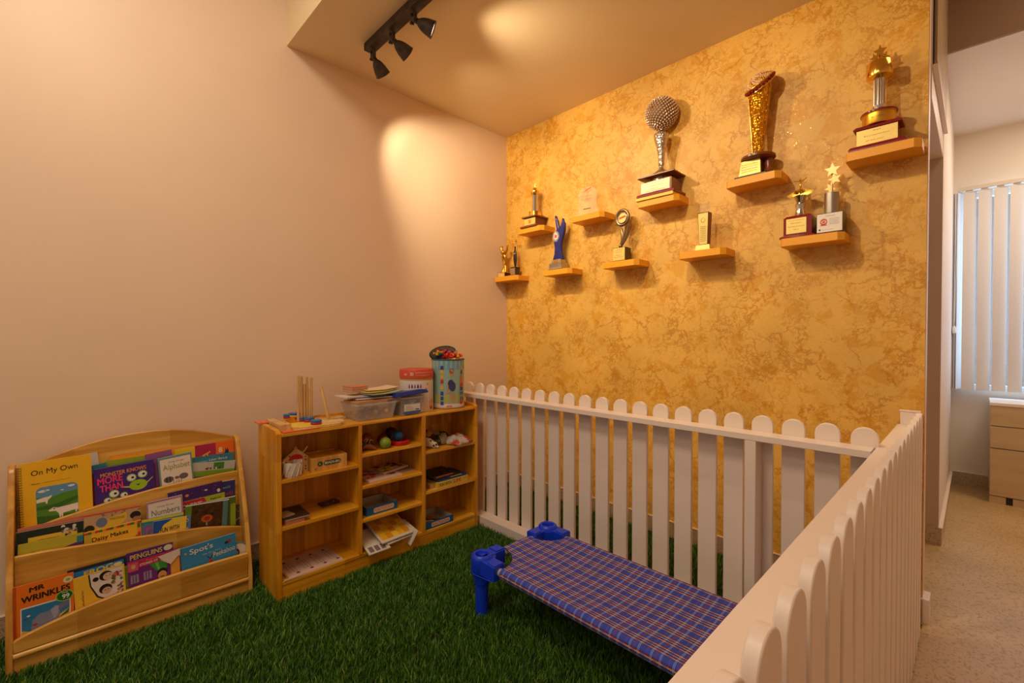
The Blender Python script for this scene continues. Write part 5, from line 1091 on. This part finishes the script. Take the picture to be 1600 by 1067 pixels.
wrap(b, q, [[(-.26, hT*.24), (-.16, hT*.30), (-.15, hT*.28), (-.24, hT*.22)], [(-.16, hT*.32), (-.12, hT*.30), (-.15, hT*.26)]], (184, 36, 36)); wrap(b, q, [[(.30, .01), (.62, .01), (.62, hT*.26), (.5, hT*.30), (.30, hT*.24)]], (214, 160, 60)); wrap(b, q*1.001, [[(.32, .01), (.6, .01), (.6, .03), (.32, .03)]], (190, 70, 40))
b.build('print', o, smooth=False)
# block bag
s = Spot(Vector((.405, atx(700, 630, .405).y, ZT))); rr = s.w(25); hT = s.h(561)
o = thing('toy_bag', 'round printed plastic bag with green rim, overflowing with toy blocks', 'bag', s.p)
b = MB(); b.lathe([(rr*.94, 0), (rr*1.02, .010), (rr*1.0, .028), (rr*.98, .034)], C((214, 200, 196)), seg=40); b.build('base', o)
b = MB(); b.lathe([(rr*.985, .034), (rr*.99, hT*.4), (rr, hT), (rr*.97, hT), (rr*.96, hT*.9)], C((150, 186, 176)), seg=40); b.build('body', o)
b = MB(); b.tube([(rr*1.0*math.cos(t), rr*1.0*math.sin(t), hT) for t in [k*2*math.pi/36 for k in range(36)]], .004, C((24, 92, 84)), 8, closed=True); b.build('rim', o)
b = MB(); n = 14; vs = [(-rr*.55-.02*math.sin(k*math.pi/n), (-1+2*k/n)*rr*1.15, hT+.004) for k in range(n+1)]
lid = [(-rr*.9+rr*.25*math.cos(t)+.012, rr*1.0*math.sin(t)+.02, hT+.036+.046*math.cos(t)) for t in [k*2*math.pi/30 for k in range(30)]]
b.add(lid+[(x-.003, y, z+.001) for x, y, z in lid], [tuple(range(30)), tuple(range(30, 60))[::-1]], C((176, 170, 160))); b.tube(lid, .0035, C((24, 92, 84)), 8, closed=True); b.build('lid', o)
def facef(b, rad, pts, c): wrap(b, rad, [pts], c)
b = MB(); q = rr*1.006
def well(a, z, ra, rz, c, k=1.0, n=16): facef(b, q*k, [(a+ra*math.cos(t), z+rz*math.sin(t)) for t in [i*2*math.pi/n for i in range(n)]], c)
for i in range(8): a = -1.5+i*.30; facef(b, q*.9995, [(a, hT*.80), (a+.31, hT*.80), (a+.31, hT*.985), (a, hT*.985)], (110, 164, 196)); facef(b, q*.9995, [(a, .036), (a+.31, .036), (a+.31, hT*.30), (a, hT*.30)], (176, 184, 110))
well(-.42, hT*.73, .14, hT*.085, (196, 150, 116), 1.003); well(-.42, hT*.775, .15, hT*.055, (150, 104, 60), 1.006); 
for a, z in ((-.46, .50), (-.36, .46)): well(a, hT*z, .20, hT*.10, (58, 66, 116), 1.004)
well(-.62, hT*.36, .13, hT*.04, (196, 150, 120), 1.006)
well(-.36, hT*.25, .15, hT*.09, (196, 150, 120), 1.004); well(-.66, hT*.46, .06, hT*.05, (196, 150, 116), 1.006)
rc = random.Random(2)
for (a, zs) in ((-1.0, [.12, .22, .32, .44, .56, .66, .76, .84]), (.32, [.12, .2, .3, .4, .48, .56, .64, .74, .84])):
    for i, z in enumerate(zs):
        wd = .10 if a < 0 else (.14 if z < .6 else .07); c = rc.choice([(40, 80, 170), (206, 44, 40), (228, 180, 50), (226, 110, 40), (60, 60, 130)])
        facef(b, q*1.002, [(a-wd, hT*z-.012), (a+wd, hT*z-.012), (a+wd*.9, hT*z+.012), (a-wd*.9, hT*z+.012)], c)
facef(b, rr*1.028, [(-.72, .010), (-.40, .010), (-.40, .022), (-.72, .022)], (196, 40, 50)); wrap_text(b, rr*1.032, 'blocks', -.70, -.42, .012, .020, (236, 220, 220)); b.build('print', o, smooth=False)
r = random.Random(11); BC = [(224, 40, 30), (236, 120, 30), (240, 180, 40), (30, 60, 160), (20, 120, 50), (224, 60, 30)]
px_ = s.p
for i in range(34):
    a, rad = r.uniform(0, 6.28), rr*.8*math.sqrt(r.random()); z = hT-.004+.022*(i//12)*(1-rad/rr*.4)+.010; c = BC[i % 6]
    d = Vector((r.uniform(-1, 1), r.uniform(-1, 1), r.uniform(-.25, .35))).normalized(); ln = r.uniform(.016, .030)
    P = Vector((rad*math.cos(a), rad*math.sin(a), z))
    b = MB(); b.tube([-d*ln, d*ln], .0085, C(c, .3), 12)
    if i % 2: e = d.orthogonal().normalized(); b.tube([-e*ln*.8, e*ln*.8], .0078, C(c, .3), 10)
    tag(b.build('toy_block', loc=px_+P), {0: 'red', 1: 'orange', 2: 'yellow', 3: 'blue', 4: 'green', 5: 'red'}[i % 6]+' plastic tube-shaped block heaped in the open printed bag', 'block', {0: 'red', 1: 'orange', 2: 'yellow', 3: 'blue', 4: 'green', 5: 'red'}[i % 6]+' blocks in the printed bag')

# ================================================================== TOYS IN THE COMPARTMENTS
def ytop(px, py, z): return atz(px, py, z)
# --- left column, top
z = .573
s = Spot(Vector((.485, atx(456, 740, .485).y, z))); rr = s.w(14); hh = s.h(721)
o = thing('fabric_pouch', 'crumpled white plastic-wrapped cup in front of the wooden house toy', 'pouch', s.p)
b = MB(); seg = 26; vs = []; fs = []; r = random.Random(4); fold = [r.uniform(-.0028, .0028) for _ in range(seg)]
for i, (rd, zz) in enumerate(((.80, 0), (.88, .006), (.92, .3*hh), (.97, .7*hh), (1.0, hh), (.93, hh), (.88, .7*hh), (.8, .2*hh))):
    for k in range(seg):
        a = 2*math.pi*k/seg; q = rr*rd+fold[(k+i//2) % seg]; vs.append((q*math.cos(a), q*math.sin(a), zz+(fold[k]*1.2 if 3 < i < 6 else 0)))
for i in range(7):
    for k in range(seg): fs.append((i*seg+k, i*seg+(k+1) % seg, (i+1)*seg+(k+1) % seg, (i+1)*seg+k))
fs.append(tuple(range(seg))[::-1]); fs.append(tuple(7*seg+k for k in range(seg))); b.add(vs, fs, pm('white_wrap', (220, 208, 196), 0.3)); b.build('body', o, ang=60)
b = MB()
for k in range(5): a0 = -1.3+k*.55; b.tube([((rr+.002)*math.cos(a0+(.25 if t else -.2)), (rr+.002)*math.sin(a0+(.25 if t else -.2)), hh*(.1+.8*t)) for t in (0, 1)], .0014, C((236, 228, 216)), 6)
b.build('cord', o)
o = thing('wooden_house_toy', 'pale wooden gabled house toy with a red half-round opening', 'toy', (.44, atx(461, 715, .44).y, z), math.pi/2)
b = MB(); wv = .058; b.prism([(-wv, 0), (wv, 0), (wv, .075), (.008, .118), (-.008, .118), (-wv, .075)], -.012, .012, 1, TOYW); b.ball((0, 0, .122), .009, TOYW, 12); b.box(wv, wv+.014, -.008, .006, .0, .05, TOYW); b.tube([(wv*.6, 0, .09), (wv*1.0, -.004, .122)], .004, TOYW, 8)
b.print_poly(ell(0, .068, .034, .026, 14, 0, 180), -.012, 1, C((190, 24, 34)))
for u, v in ((-.045, .06), (.045, .06), (.047, .074), (.046, .028), (.046, .014), (-.03, .088), (-.046, .04)): b.print_poly(ell(u, v, .004, .004, 10), -.012, 1, C((110, 40, 30)))
b.build('body', o, bevel=0); 
o = thing('dark_toy', 'dark brown toy lying in shadow at the back of the top left compartment', 'toy', (.36, -1.90, z), .4)
b = MB(); b.tube([(0, -.04, .06), (0, 0, .05), (.01, .045, .07)], [.008, .012, .006], C((54, 24, 18)), 10); b.box(-.03, .03, -.045, .03, 0, .05, C((70, 44, 28))); b.build('body', o, bevel=.004)
A = atx(487, 737, .50); B = atx(542, 724, .50); ww = B.y-A.y; o = thing('beads_box', 'wooden box lettered Beads-Big with a sliding lid and green badge', 'box', (.50, (A.y+B.y)/2, z), math.pi/2-.03)
b = MB(); hb = .066; b.box(-ww/2, ww/2, 0, .006, 0, hb, PINE_Z); b.box(-ww/2, ww/2, .150, .156, 0, hb, PINE_Z); b.box(-ww/2, -ww/2+.006, .006, .15, 0, hb, PINE_Z); b.box(ww/2-.006, ww/2, .006, .15, 0, hb, PINE_Z); b.box(-ww/2, ww/2, .006, .15, 0, .005, PINE_Z); b.build('body', o, bevel=.001)
b = MB(); b.box(-ww/2+.006, ww/2-.006, .004, .15, hb-.010, hb-.005, SHW_Z); b.build('lid', o)
b = MB(); GR = C((20, 66, 34)); b.print_poly(rrect(-.030, .058, .024, .048, .0119), 0, 1, GR); b.print_poly(ell(-.047, .036, .013, .012), 0, 1, GR); b.text('BEADS-BIG', -.024, .053, .030, .042, 0, 2, C((216, 206, 170)), .05); b.text('lt', -.052, -.043, .031, .041, 0, 2, C((216, 206, 170)))
b.print_poly(ell(-.068, .012, .007, .007), 0, 1, C((150, 120, 70))); b.build('print', o, smooth=False)
# --- left column, middle
z = .352
o = thing('card_box', 'small flat dark box of picture cards alone on the middle shelf', 'box', atz(514, 787, z), math.pi/2+.10)
b = MB(); b.box(-.046, .046, -.028, .028, 0, .012, C((60, 40, 34)))
r = random.Random(3)
for i in range(26): u, v = r.uniform(-.042, .036), r.uniform(-.024, .020); b.box(u, u+.008, v, v+.006, .012, .0124+.0001*i, C(r.choice([(160, 90, 70), (30, 20, 22), (190, 150, 130), (90, 60, 60)])))
b.build('body', o, smooth=False)
zz = z
for nm, lab, c, t, dx, dy, L_, W_, rz in (('toy_book', 'salmon-pink box-like book at the bottom of the pile on the middle left shelf', (206, 124, 84), .020, -.01, -.035, .12, .09, .02), ('toy_book', 'dark-covered hardback with mauve page edges in the pile on the middle left shelf', (52, 38, 24), .011, -.03, -.02, .16, .11, -.05), ('toy_book', 'small pale card topmost on the pile on the middle left shelf', (170, 140, 100), .005, -.015, -.06, .07, .06, .2)):
    o = thing(nm, lab, 'book', (.47+dx, -1.885+dy+.03, zz), rz); b = MB(); b.box(-L_/2, L_/2, -W_/2, W_/2, 0, .0015, C(c)); b.box(-L_/2, L_/2, -W_/2, W_/2, t-.0015, t, C(c)); b.build('cover', o, smooth=False)
    b = MB(); b.box(-L_/2+.001, L_/2-.001, -W_/2+.001, W_/2-.001, .0015, t-.0015, C((206, 130, 90) if t > .015 else (190, 160, 150))); b.build('pages', o, smooth=False); zz += t+.0002
# --- left column, bottom: number worksheet board
z = .0965
o = thing('worksheet_board', 'white activity board printed with four ladders and little figures', 'board', (.415, -1.80, z), math.pi/2+.03, rot=None)
b = MB(); b.box(-.145, .145, -.105, .105, 0, .003, C((214, 184, 166))); T9 = b.T; b.T = Matrix.Translation((0, 0, .003)) @ Matrix.Rotation(-math.pi/2, 4, 'X')
DKL = C((56, 36, 26))
for k in range(4):
    cx = -.085+k*.066
    for dx in (-.012, .006, .020): b.print_poly(rect(cx+dx-.0007, cx+dx+.0007, -.055, .052), 0, 1, DKL)
    for v in (-.05, -.03, -.008, .012, .034, .05): b.print_poly(rect(cx-.012, cx+.020, v-.0007, v+.0007), 0, 1, DKL)
    b.print_poly(star(cx-.002, .070, .012, .006, 5), 0, 1, DKL); b.print_poly(star(cx+.016, -.070, .012, .006, 6), 0, 1, C((86, 40, 30)))
b.print_poly(rect(-.140, -.118, -.095, .06), 0, 1, C((196, 150, 40))); b.print_poly(rect(-.131, -.127, -.08, .05), 0, 2, DKL); b.T = T9; b.build('sheet', o, smooth=False)
# --- middle column, top: balls and ring
z = .622
def bay_ball(name, label, px, py, rpx, x, c, rough=.5):
    P = atx(px, py, x); rad = rpx*((P-CAM).dot(FW)/F_PX); b = MB(); b.ball((0, 0, 0), rad, C(c, rough), 28); o = b.build(name, loc=(x, P.y, z+rad)); tag(o, label, 'ball', None); return o
bay_ball('toy_ball', 'lime green ball at the front of the ball compartment', 602, 687, 8.8, .49, (124, 150, 36))
bay_ball('toy_ball', 'orange-brown ball at the far left of the ball compartment', 573, 671, 9, .34, (168, 72, 20))
bay_ball('toy_ball', 'dark maroon ball, largest, at the back of the ball compartment', 611, 668, 9.5, .315, (62, 22, 30))
bay_ball('toy_ball', 'dull red ball behind the lime green ball', 598, 680, 8.5, .40, (122, 24, 20))
o = thing('toy_ring', 'flat bright red plastic ring toy lying under the blue ball', 'toy', (.455, atx(625, 692, .455).y, z)); b = MB(); b.lathe([(.052, 0), (.056, .005), (.056, .020), (.052, .024), (.036, .024), (.034, .018), (.001, .018)], C((186, 20, 24), .35), seg=36); b.build('body', o)
P = o.location; b = MB(); b.ball((0, 0, 0), .031, C((24, 84, 130)), 28); tag(b.build('toy_ball', loc=(.455, P.y-.012, z+.0185+.031)), 'blue ball resting on the flat red ring', 'ball')
b = MB(); b.ball((0, 0, 0), .024, C((186, 158, 60)), 24); tag(b.build('toy_ball', loc=(.375, P.y+.012, z+.024)), 'mustard yellow ball half hidden behind the blue ball', 'ball')
o = thing('carved_toy', 'brown curved carved wooden toy with wire loops beside the lime ball', 'toy', (.475, atx(577, 696, .475).y, z), 1.4)
b = MB(); b.tube([(-.035, .0, .018), (-.018, .004, .026), (.005, 0, .022), (.026, -.008, .012), (.036, -.012, .006)], [.006, .013, .014, .010, .004], C((132, 66, 24)), 12); b.build('body', o)
b = MB()
for k in range(5): b.tube([(-.01+.014*math.cos(t)+.006*k, .012*math.sin(t)+.01, .045+.016*math.sin(t+k)) for t in [i*2*math.pi/14 for i in range(14)]], .0009, SILV, 5, closed=True)
b.ball((-.03, .02, .034), .018, C((34, 26, 30)), 14); b.ball((.01, .03, .03), .016, C((26, 22, 30)), 14); b.build('wire_loops', o)
# --- middle column, second: peg boards
z = .452
for k, (lab, x0, y0, wx, wy, t, rz, cols) in enumerate((('white wooden puzzle board with red pieces, lowest in the second compartment of the middle column', .43, -1.405, .155, .20, .013, .0, [(168, 30, 34), (90, 20, 40), (200, 60, 50)]), ('white wooden puzzle board set askew on the other with crimson pieces', .365, -1.315, .14, .19, .010, .25, [(176, 30, 50), (120, 20, 50), (50, 30, 40)]))):
    o = thing('puzzle_board', lab, 'puzzle', (x0, y0, z+k*.0135), rz); b = MB(); b.box(-wx/2, wx/2, -wy/2, wy/2, 0, t, C((216, 186, 166))); b.build('board', o, bevel=.0015)
    r = random.Random(k+4)
    for i in range(16):
        u, v = r.uniform(-wx*.42, wx*.30), r.uniform(-wy*.42, wy*.38); b = MB(); b.prism(star(u, v, .013, .007, 5, r.uniform(0, 90)), t, t+.004, 2, C(r.choice(cols))); b.build('puzzle_piece', o, smooth=False)
o = thing('toy_leaf', 'yellow fabric flower lying on the puzzle boards', 'toy', (.405, -1.36, z+.0275), .3); b = MB()
for k in range(6): b.ball((.026*math.cos(k), .034*math.sin(k), .004), .020, C((186, 160, 30), .7), 12, (1, 1, .22))
b.build('petals', o)
b = MB(); b.box(-.07, .07, -.05, .05, 0, .004, C((206, 176, 150))); tag(b.build('puzzle_card', loc=(.40, -1.245, z+.0002), rot=(0, 0, .1), smooth=False), 'thin pale card under the right end of the puzzle boards', 'card')
# --- open blue trays
def open_tray(label, x1, pl, pr, zb, hh, dep, words, col=(20, 92, 150), words_u=(.25, .85)):
    A = atx(*pl, x1); B = atx(*pr, x1); ww = B.y-A.y; o = thing('game_box', label, 'box', (x1, (A.y+B.y)/2, zb), math.pi/2); k = C(col)
    b = MB(); t = .003; b.box(-ww/2, ww/2, 0, t, 0, hh, k); b.box(-ww/2, ww/2, dep-t, dep, 0, hh, k); b.box(-ww/2, -ww/2+t, t, dep-t, 0, hh, k); b.box(ww/2-t, ww/2, t, dep-t, 0, hh, k); b.build('sides', o, smooth=False)
    b = MB(); i = C((186, 172, 150)); b.box(-ww/2+t, ww/2-t, t, dep-t, 0, t, i); e = .0012
    b.box(-ww/2+t, ww/2-t, dep-t-e, dep-t, t, hh-.001, i); b.box(-ww/2+t, -ww/2+t+e, t, dep-t-e, t, hh-.001, i); b.box(ww/2-t-e, ww/2-t, t, dep-t-e, t, hh-.001, i); b.box(-ww/2+t, ww/2-t, t, t+e, t, hh-.001, i); b.build('lining', o, smooth=False)
    b = MB(); u0, u1 = -ww/2+words_u[0]*ww, -ww/2+words_u[1]*ww; b.print_poly(rrect(u0-.006, u1+.006, hh*.22, hh*.80, hh*.2), 0, 1, C((226, 196, 170))); b.text(words, u0, u1, hh*.32, hh*.70, 0, 2, C((206, 110, 50)), .03); b.build('print', o, smooth=False)
    return o
open_tray('empty open blue game box in the third compartment of the middle column', .50, (573, 809), (621, 797), .2752, .044, .17, 'PUNCTUATION')
o = open_tray('open blue game box holding scissors and pens, bottom of the right column', .515, (664, 830), (708, 815), .0965, .042, .19, 'PUNCTUATION')
o['label'] = 'open blue game box with pens and black scissors in the bottom right compartment'
TX = o.location
b = MB(); b.tube([(-.03, -.02, .006), (.035, .04, .006)], .0035, BLACK, 8); b.tube([(.0, .02, .006), (.03, .06, .008)], .003, BLACK, 8)
for a in (0, .02): b.tube([(-.045+.010*math.cos(t), -.02+a+.008*math.sin(t), .006) for t in [i*2*math.pi/12 for i in range(12)]], .003, BLACK, 6, closed=True)
tag(b.build('scissors', loc=(TX.x-.09, TX.y-.01, .1005)), 'black scissors lying in the open blue box', 'scissors')
for k, (c, lab) in enumerate((((190, 120, 60), 'orange pencil lying in the open blue box'), ((226, 206, 190), 'white pen lying in the open blue box'))):
    b = MB(); b.tube([(-.05, 0, .004), (.05, .01, .004)], .0035, C(c), 8); tag(b.build('pencil' if k == 0 else 'pen', loc=(TX.x-.12+.05*k, TX.y+.01, .1005), rot=(0, 0, .5+.4*k)), lab, 'pencil' if k == 0 else 'pen')
b = MB(); b.box(-.05, .05, -.04, .04, 0, .003, C((176, 130, 80))); tag(b.build('card_sheet', loc=(TX.x-.13, TX.y, .1), rot=(0, 0, .2), smooth=False), 'tan card lying in the open blue box', 'card')
# --- middle column, bottom: white tilted frames
def slab(label, loc, rot, wx, wy, t, c, deco=None, name='number_board'):
    o = thing(name, label, 'board', loc, 0, rot=rot); b = MB(); b.box(-wx/2, wx/2, -wy/2, wy/2, 0, t, C((218, 206, 190))); b.build('frame', o, bevel=.002); b = MB()
    deco(b, wx, wy, t); b.build('print', o, smooth=False); return o
def d_yel(b, wx, wy, t):
    for i in range(4):
        for j in range(5): b.box(-wx/2+.012+i*(wx-.03)/4, -wx/2+.012+(i+1)*(wx-.03)/4, -wy/2+.01+j*(wy-.02)/5, -wy/2+.01+(j+1)*(wy-.02)/5, t, t+.0006, C([(232, 176, 30), (214, 142, 24), (240, 196, 60)][(i+j) % 3]))
def d_txt(b, wx, wy, t):
    for k in range(3): b.box(wx/2-.050, wx/2-.010, -wy/2+.012+k*.034, -wy/2+.036+k*.034, t, t+.0006, C((120, 110, 116)))
slab('white board with a yellow chequered sheet, tilted, in the bottom middle compartment', (.455, -1.36, .152), (.0, .34, .06), .19, .20, .010, None, d_yel)
slab('white board with grey panels sticking out at lower left of the bottom middle compartment', (.475, -1.475, .122), (.0, .34, .0), .19, .125, .010, None, d_txt)
slab('white board leaning steeply behind the yellow chequered board', (.49, -1.262, .112), (1.15, .25, .1), .14, .09, .007, None, lambda b, a, c, t: b.box(-.01, .01, -.01, .01, t, t+.0004, C((200, 190, 176))))
slab('thin white board under the yellow chequered board', (.463, -1.335, .132), (.0, .31, .10), .17, .19, .008, None, lambda b, a, c, t: b.box(-.01, .01, -.01, .01, t, t+.0004, C((200, 190, 176))))
# --- right column, top
z = .566
o = thing('sock_toy', 'white soft toy with black stitched spots lying at the left of the top right compartment', 'soft toy', (.46, atx(671, 695, .46).y, z), 0)
b = MB(); CRM = C((214, 196, 168), .8); b.ball((.035, .012, .020), .020, CRM, 18); b.tube([(.03, .01, .022), (.0, -.002, .030), (-.04, -.012, .034), (-.07, -.016, .024)], [.018, .027, .030, .016], CRM, 16)
b.build('body', o); b = MB()
for p_ in ((.052, .012, .027), (.046, .028, .022), (.048, -.002, .022), (.02, -.004, .045), (-.01, .004, .056), (-.005, .024, .045), (-.04, -.002, .062), (.01, .02, .044)): b.ball(p_, .0065, BLACK, 10)
b.ball((.054, .022, .012), .007, C((220, 210, 200)), 10); b.build('spots', o)
def packet(label, x, y, wx, wy, hh, base, cols, seed, n, name='foil_packet', rz=0, shiny=.12):
    o = thing(name, label, 'packet', (x, y, z), rz); r = random.Random(seed); b = MB(); k = 18; vs = []; fs = []
    for i in range(k+1):
        for j in range(k+1):
            u, v = -1+2*i/k, -1+2*j/k; e = max(0, (1-u**4)*(1-v**4)); vs.append((u*wx/2*(1+.05*math.sin(5*v)), v*wy/2*(1+.06*math.sin(4*u+1)), .004+hh*e*(.8+.2*math.sin(u*3+seed)*math.cos(v*3+.5))+r.uniform(-.003, .003)))
    for i in range(k):
        for j in range(k): fs.append((i*(k+1)+j, (i+1)*(k+1)+j, (i+1)*(k+1)+j+1, i*(k+1)+j+1))
    b.add(vs, fs, C(base, shiny)); nb = len(b.f)
    mi = [b.mi(C(c, shiny)) for c in cols]
    cx = [(r.uniform(-1, 1), r.uniform(-1, 1), r.choice(mi)) for _ in range(n)]
    for f in range(nb):
        i, j = divmod(f, k); u, v = -1+2*(i+.5)/k, -1+2*(j+.5)/k; d, m = min(((u-a)**2+(v-c)**2, q) for a, c, q in cx)
        if d < .09: b.m[f] = m
    w_ = b.build('wrapper', o, ang=80); sd = w_.modifiers.new('thick', 'SOLIDIFY'); sd.thickness = .001; return o
packet('shiny dark packet with orange butterfly wings in the top right compartment', .375, -1.00, 0.17, .20, .085, (40, 34, 22), [(206, 150, 50), (214, 160, 60), (20, 18, 16), (120, 30, 30), (60, 60, 40), (150, 130, 100)], 3, 30)
packet('clear and green printed packet overhanging the front of the top right shelf', .455, -.885, .17, .165, .055, (176, 168, 150), [(60, 110, 50), (206, 190, 176), (190, 70, 60), (206, 196, 186), (40, 90, 50)], 7, 26, rz=.2)
b = MB(); b.ball((0, 0, 0), .014, C((150, 20, 26)), 12, (1.3, 1, .8)); tag(b.build('toy_bead', loc=(.43, -1.085, z+.0115)), 'small red toy beside the white spotted soft toy', 'toy')
# --- right column, middle: game boxes
z = .328
def gbox(label, x1, ya, yb, zb, hh, dep, col, deco, rz=0, name='game_box'):
    ww = yb-ya; o = thing(name, label, 'box', (x1, (ya+yb)/2, zb), math.pi/2+rz); b = MB(); b.box(-ww/2, ww/2, 0, dep, 0, hh, C(col)); deco(b, ww, hh, dep); b.build('carton', o, smooth=False); return o
def d_sums(b, w_, h, d): b.text('FUN WITH', -w_*.42, -w_*.05, h*.2, h*.72, 0, 1, BLACK, .03); b.text('SUMS', 0, w_*.27, h*.15, h*.85, 0, 1, C((206, 84, 40)), .06); b.text('counting', w_*.33, w_*.47, h*.5, h*.75, 0, 1, BLACK)
yA = atx(683, 765, .52).y; yB = atx(731, 752, .52).y
gbox('yellow game box lettered Fun With Sums, under the blue game box', .521, yA, yB, z+.0003, .034, .18, (226, 196, 70), d_sums)
def d_bl(b, w_, h, d): b.box(-w_/2, w_/2, 0, d, h, h+.0004, C((24, 50, 110))); b.box(-w_*.05, w_*.35, .005, .05, h+.0004, h+.0008, C((196, 170, 60)))
gbox('blue game box between the yellow box and the dark jungle book', .517, yA+.008, yB-.006, z+.0346, .010, .18, (28, 56, 120), d_bl)
def d_dark(b, w_, h, d):
    r = random.Random(9)
    for i in range(46): u, v = r.uniform(-w_*.46, w_*.40), r.uniform(.03, d*.94); b.box(u, u+.012, v, v+.010, h, h+.0003+.00004*i, C(r.choice([(40, 30, 20), (56, 50, 34), (80, 40, 30), (30, 40, 30), (90, 70, 50)])))
    b.box(-w_*.4, w_*.25, .004, .016, h, h+.003, C((196, 84, 50)))
gbox('dark green and brown jungle picture book on top of the game boxes', .505, yA-.012, yB-.045, z+.0452, .012, .19, (24, 26, 20), d_dark, .05, 'jungle_book')
o = gbox('thin pale box half under the yellow Fun With Sums box', .500, yA-.035, yA-.002, z+.0003, .026, .15, (190, 150, 90), lambda b, w_, h, d: None)

# ================================================================== OFFICE BEYOND THE DOORWAY
CAB = wood('pale_cabinet_laminate', (206, 178, 138), (190, 160, 118), 0, .45, .6, 2.0)
x0 = 2.857; yf = 2.262; o = thing('drawer_cabinet', 'pale wood-grain office drawer cabinet under the window blind', 'cabinet', (x0, yf, 0))
b = MB(); b.box(0, .46, .018, .38, .05, .725, CAB); b.build('carcass', o, bevel=.001)
b = MB(); b.box(-.003, .463, -.002, .38, .725, .748, pm('white_cabinet_top', (240, 228, 214), .4)); b.build('top', o, bevel=.0015)
for a, c in ((.058, .405), (.413, .570), (.578, .722)): b = MB(); b.box(.002, .458, 0, .018, a, c, CAB); b.build('drawer', o, bevel=.0015)
b = MB(); b.box(.0, .085, .004, .018, 0.0, .052, CAB); b.box(.120, .46, .004, .018, 0, .052, CAB); b.build('plinth', o); b = MB(); b.box(.085, .120, .012, .018, 0, .052, DKW); b.build('plinth_gap', o)
# vertical blind
BLD = bpy.data.materials.new('blind_fabric'); BLD.use_nodes = True; N, L, B = nodes(BLD); B.inputs['Base Color'].default_value = (*lin((226, 216, 204)), 1); B.inputs['Roughness'].default_value = .8
ts = N.new('ShaderNodeBsdfTranslucent'); ts.inputs[0].default_value = (*lin((220, 222, 230)), 1); mx = N.new('ShaderNodeMixShader'); mx.inputs[0].default_value = .10; L.new(B.outputs[0], mx.inputs[1]); L.new(ts.outputs[0], mx.inputs[2]); L.new(mx.outputs[0], N['Material Output'].inputs[0])
o = thing('vertical_blind', 'white vertical blind of broad fabric slats glowing blue at the gaps', 'blind', (0, 2.60, 0))
b = MB(); b.box(2.662, 4.05, -.022, .022, 2.425, 2.455, pm('blind_rail', (214, 200, 180), .4)); b.build('head_rail', o, bevel=.002)
xs = [aty(p, 450, 2.60).x for p in (1502.5, 1526)]; pitch = xs[1]-xs[0]
b = MB(); b.box(-.036, .043, -.0006, .0006, .805, 2.415, BLD); b.box(-.036, .043, -.0016, .0016, .805, .835, BLD); first = b.build('slat', o, smooth=False)
k = 0
for i in range(15):
    x = xs[0]+.038+i*pitch
    sl = first if i == 0 else first.copy()
    if i: COL.objects.link(sl); sl.parent = o
    sl.location = (x, 0, 0); sl.rotation_euler = (0, 0, .24)
    b = MB(); b.box(x-.02, x+.02, -.004, .004, 2.412, 2.425, AL); b.build('slat_hanger', o, smooth=False)
for i in range(3):
    sl = first.copy(); COL.objects.link(sl); sl.parent = o; sl.location = (xs[0]-.012-.014*i, 0.01, 0); sl.rotation_euler = (0, 0, 1.1)
b = MB(); xc = aty(1490, 500, 2.56).x; b.tube([(xc, -.04, 2.42), (xc+.003, -.04, 1.9), (xc, -.04, 1.32)], .0014, AL, 6); b.tube([(xc+.010, -.036, 2.42), (xc+.014, -.036, 1.9), (xc+.006, -.036, 1.36)], .0014, AL, 6); b.build('cord', o)
b = MB(); b.lathe([(.003, 0), (.011, .008), (.012, .05), (.004, .065)], AL, (xc+.004, -.038, 1.26), 14); b.build('cord_weight', o)
b = MB(); b.tube([(xs[0]-.03, -.004, .812), (xs[0]+pitch*14, -.004, .812)], .0012, AL, 6); b.build('bottom_chain', o)
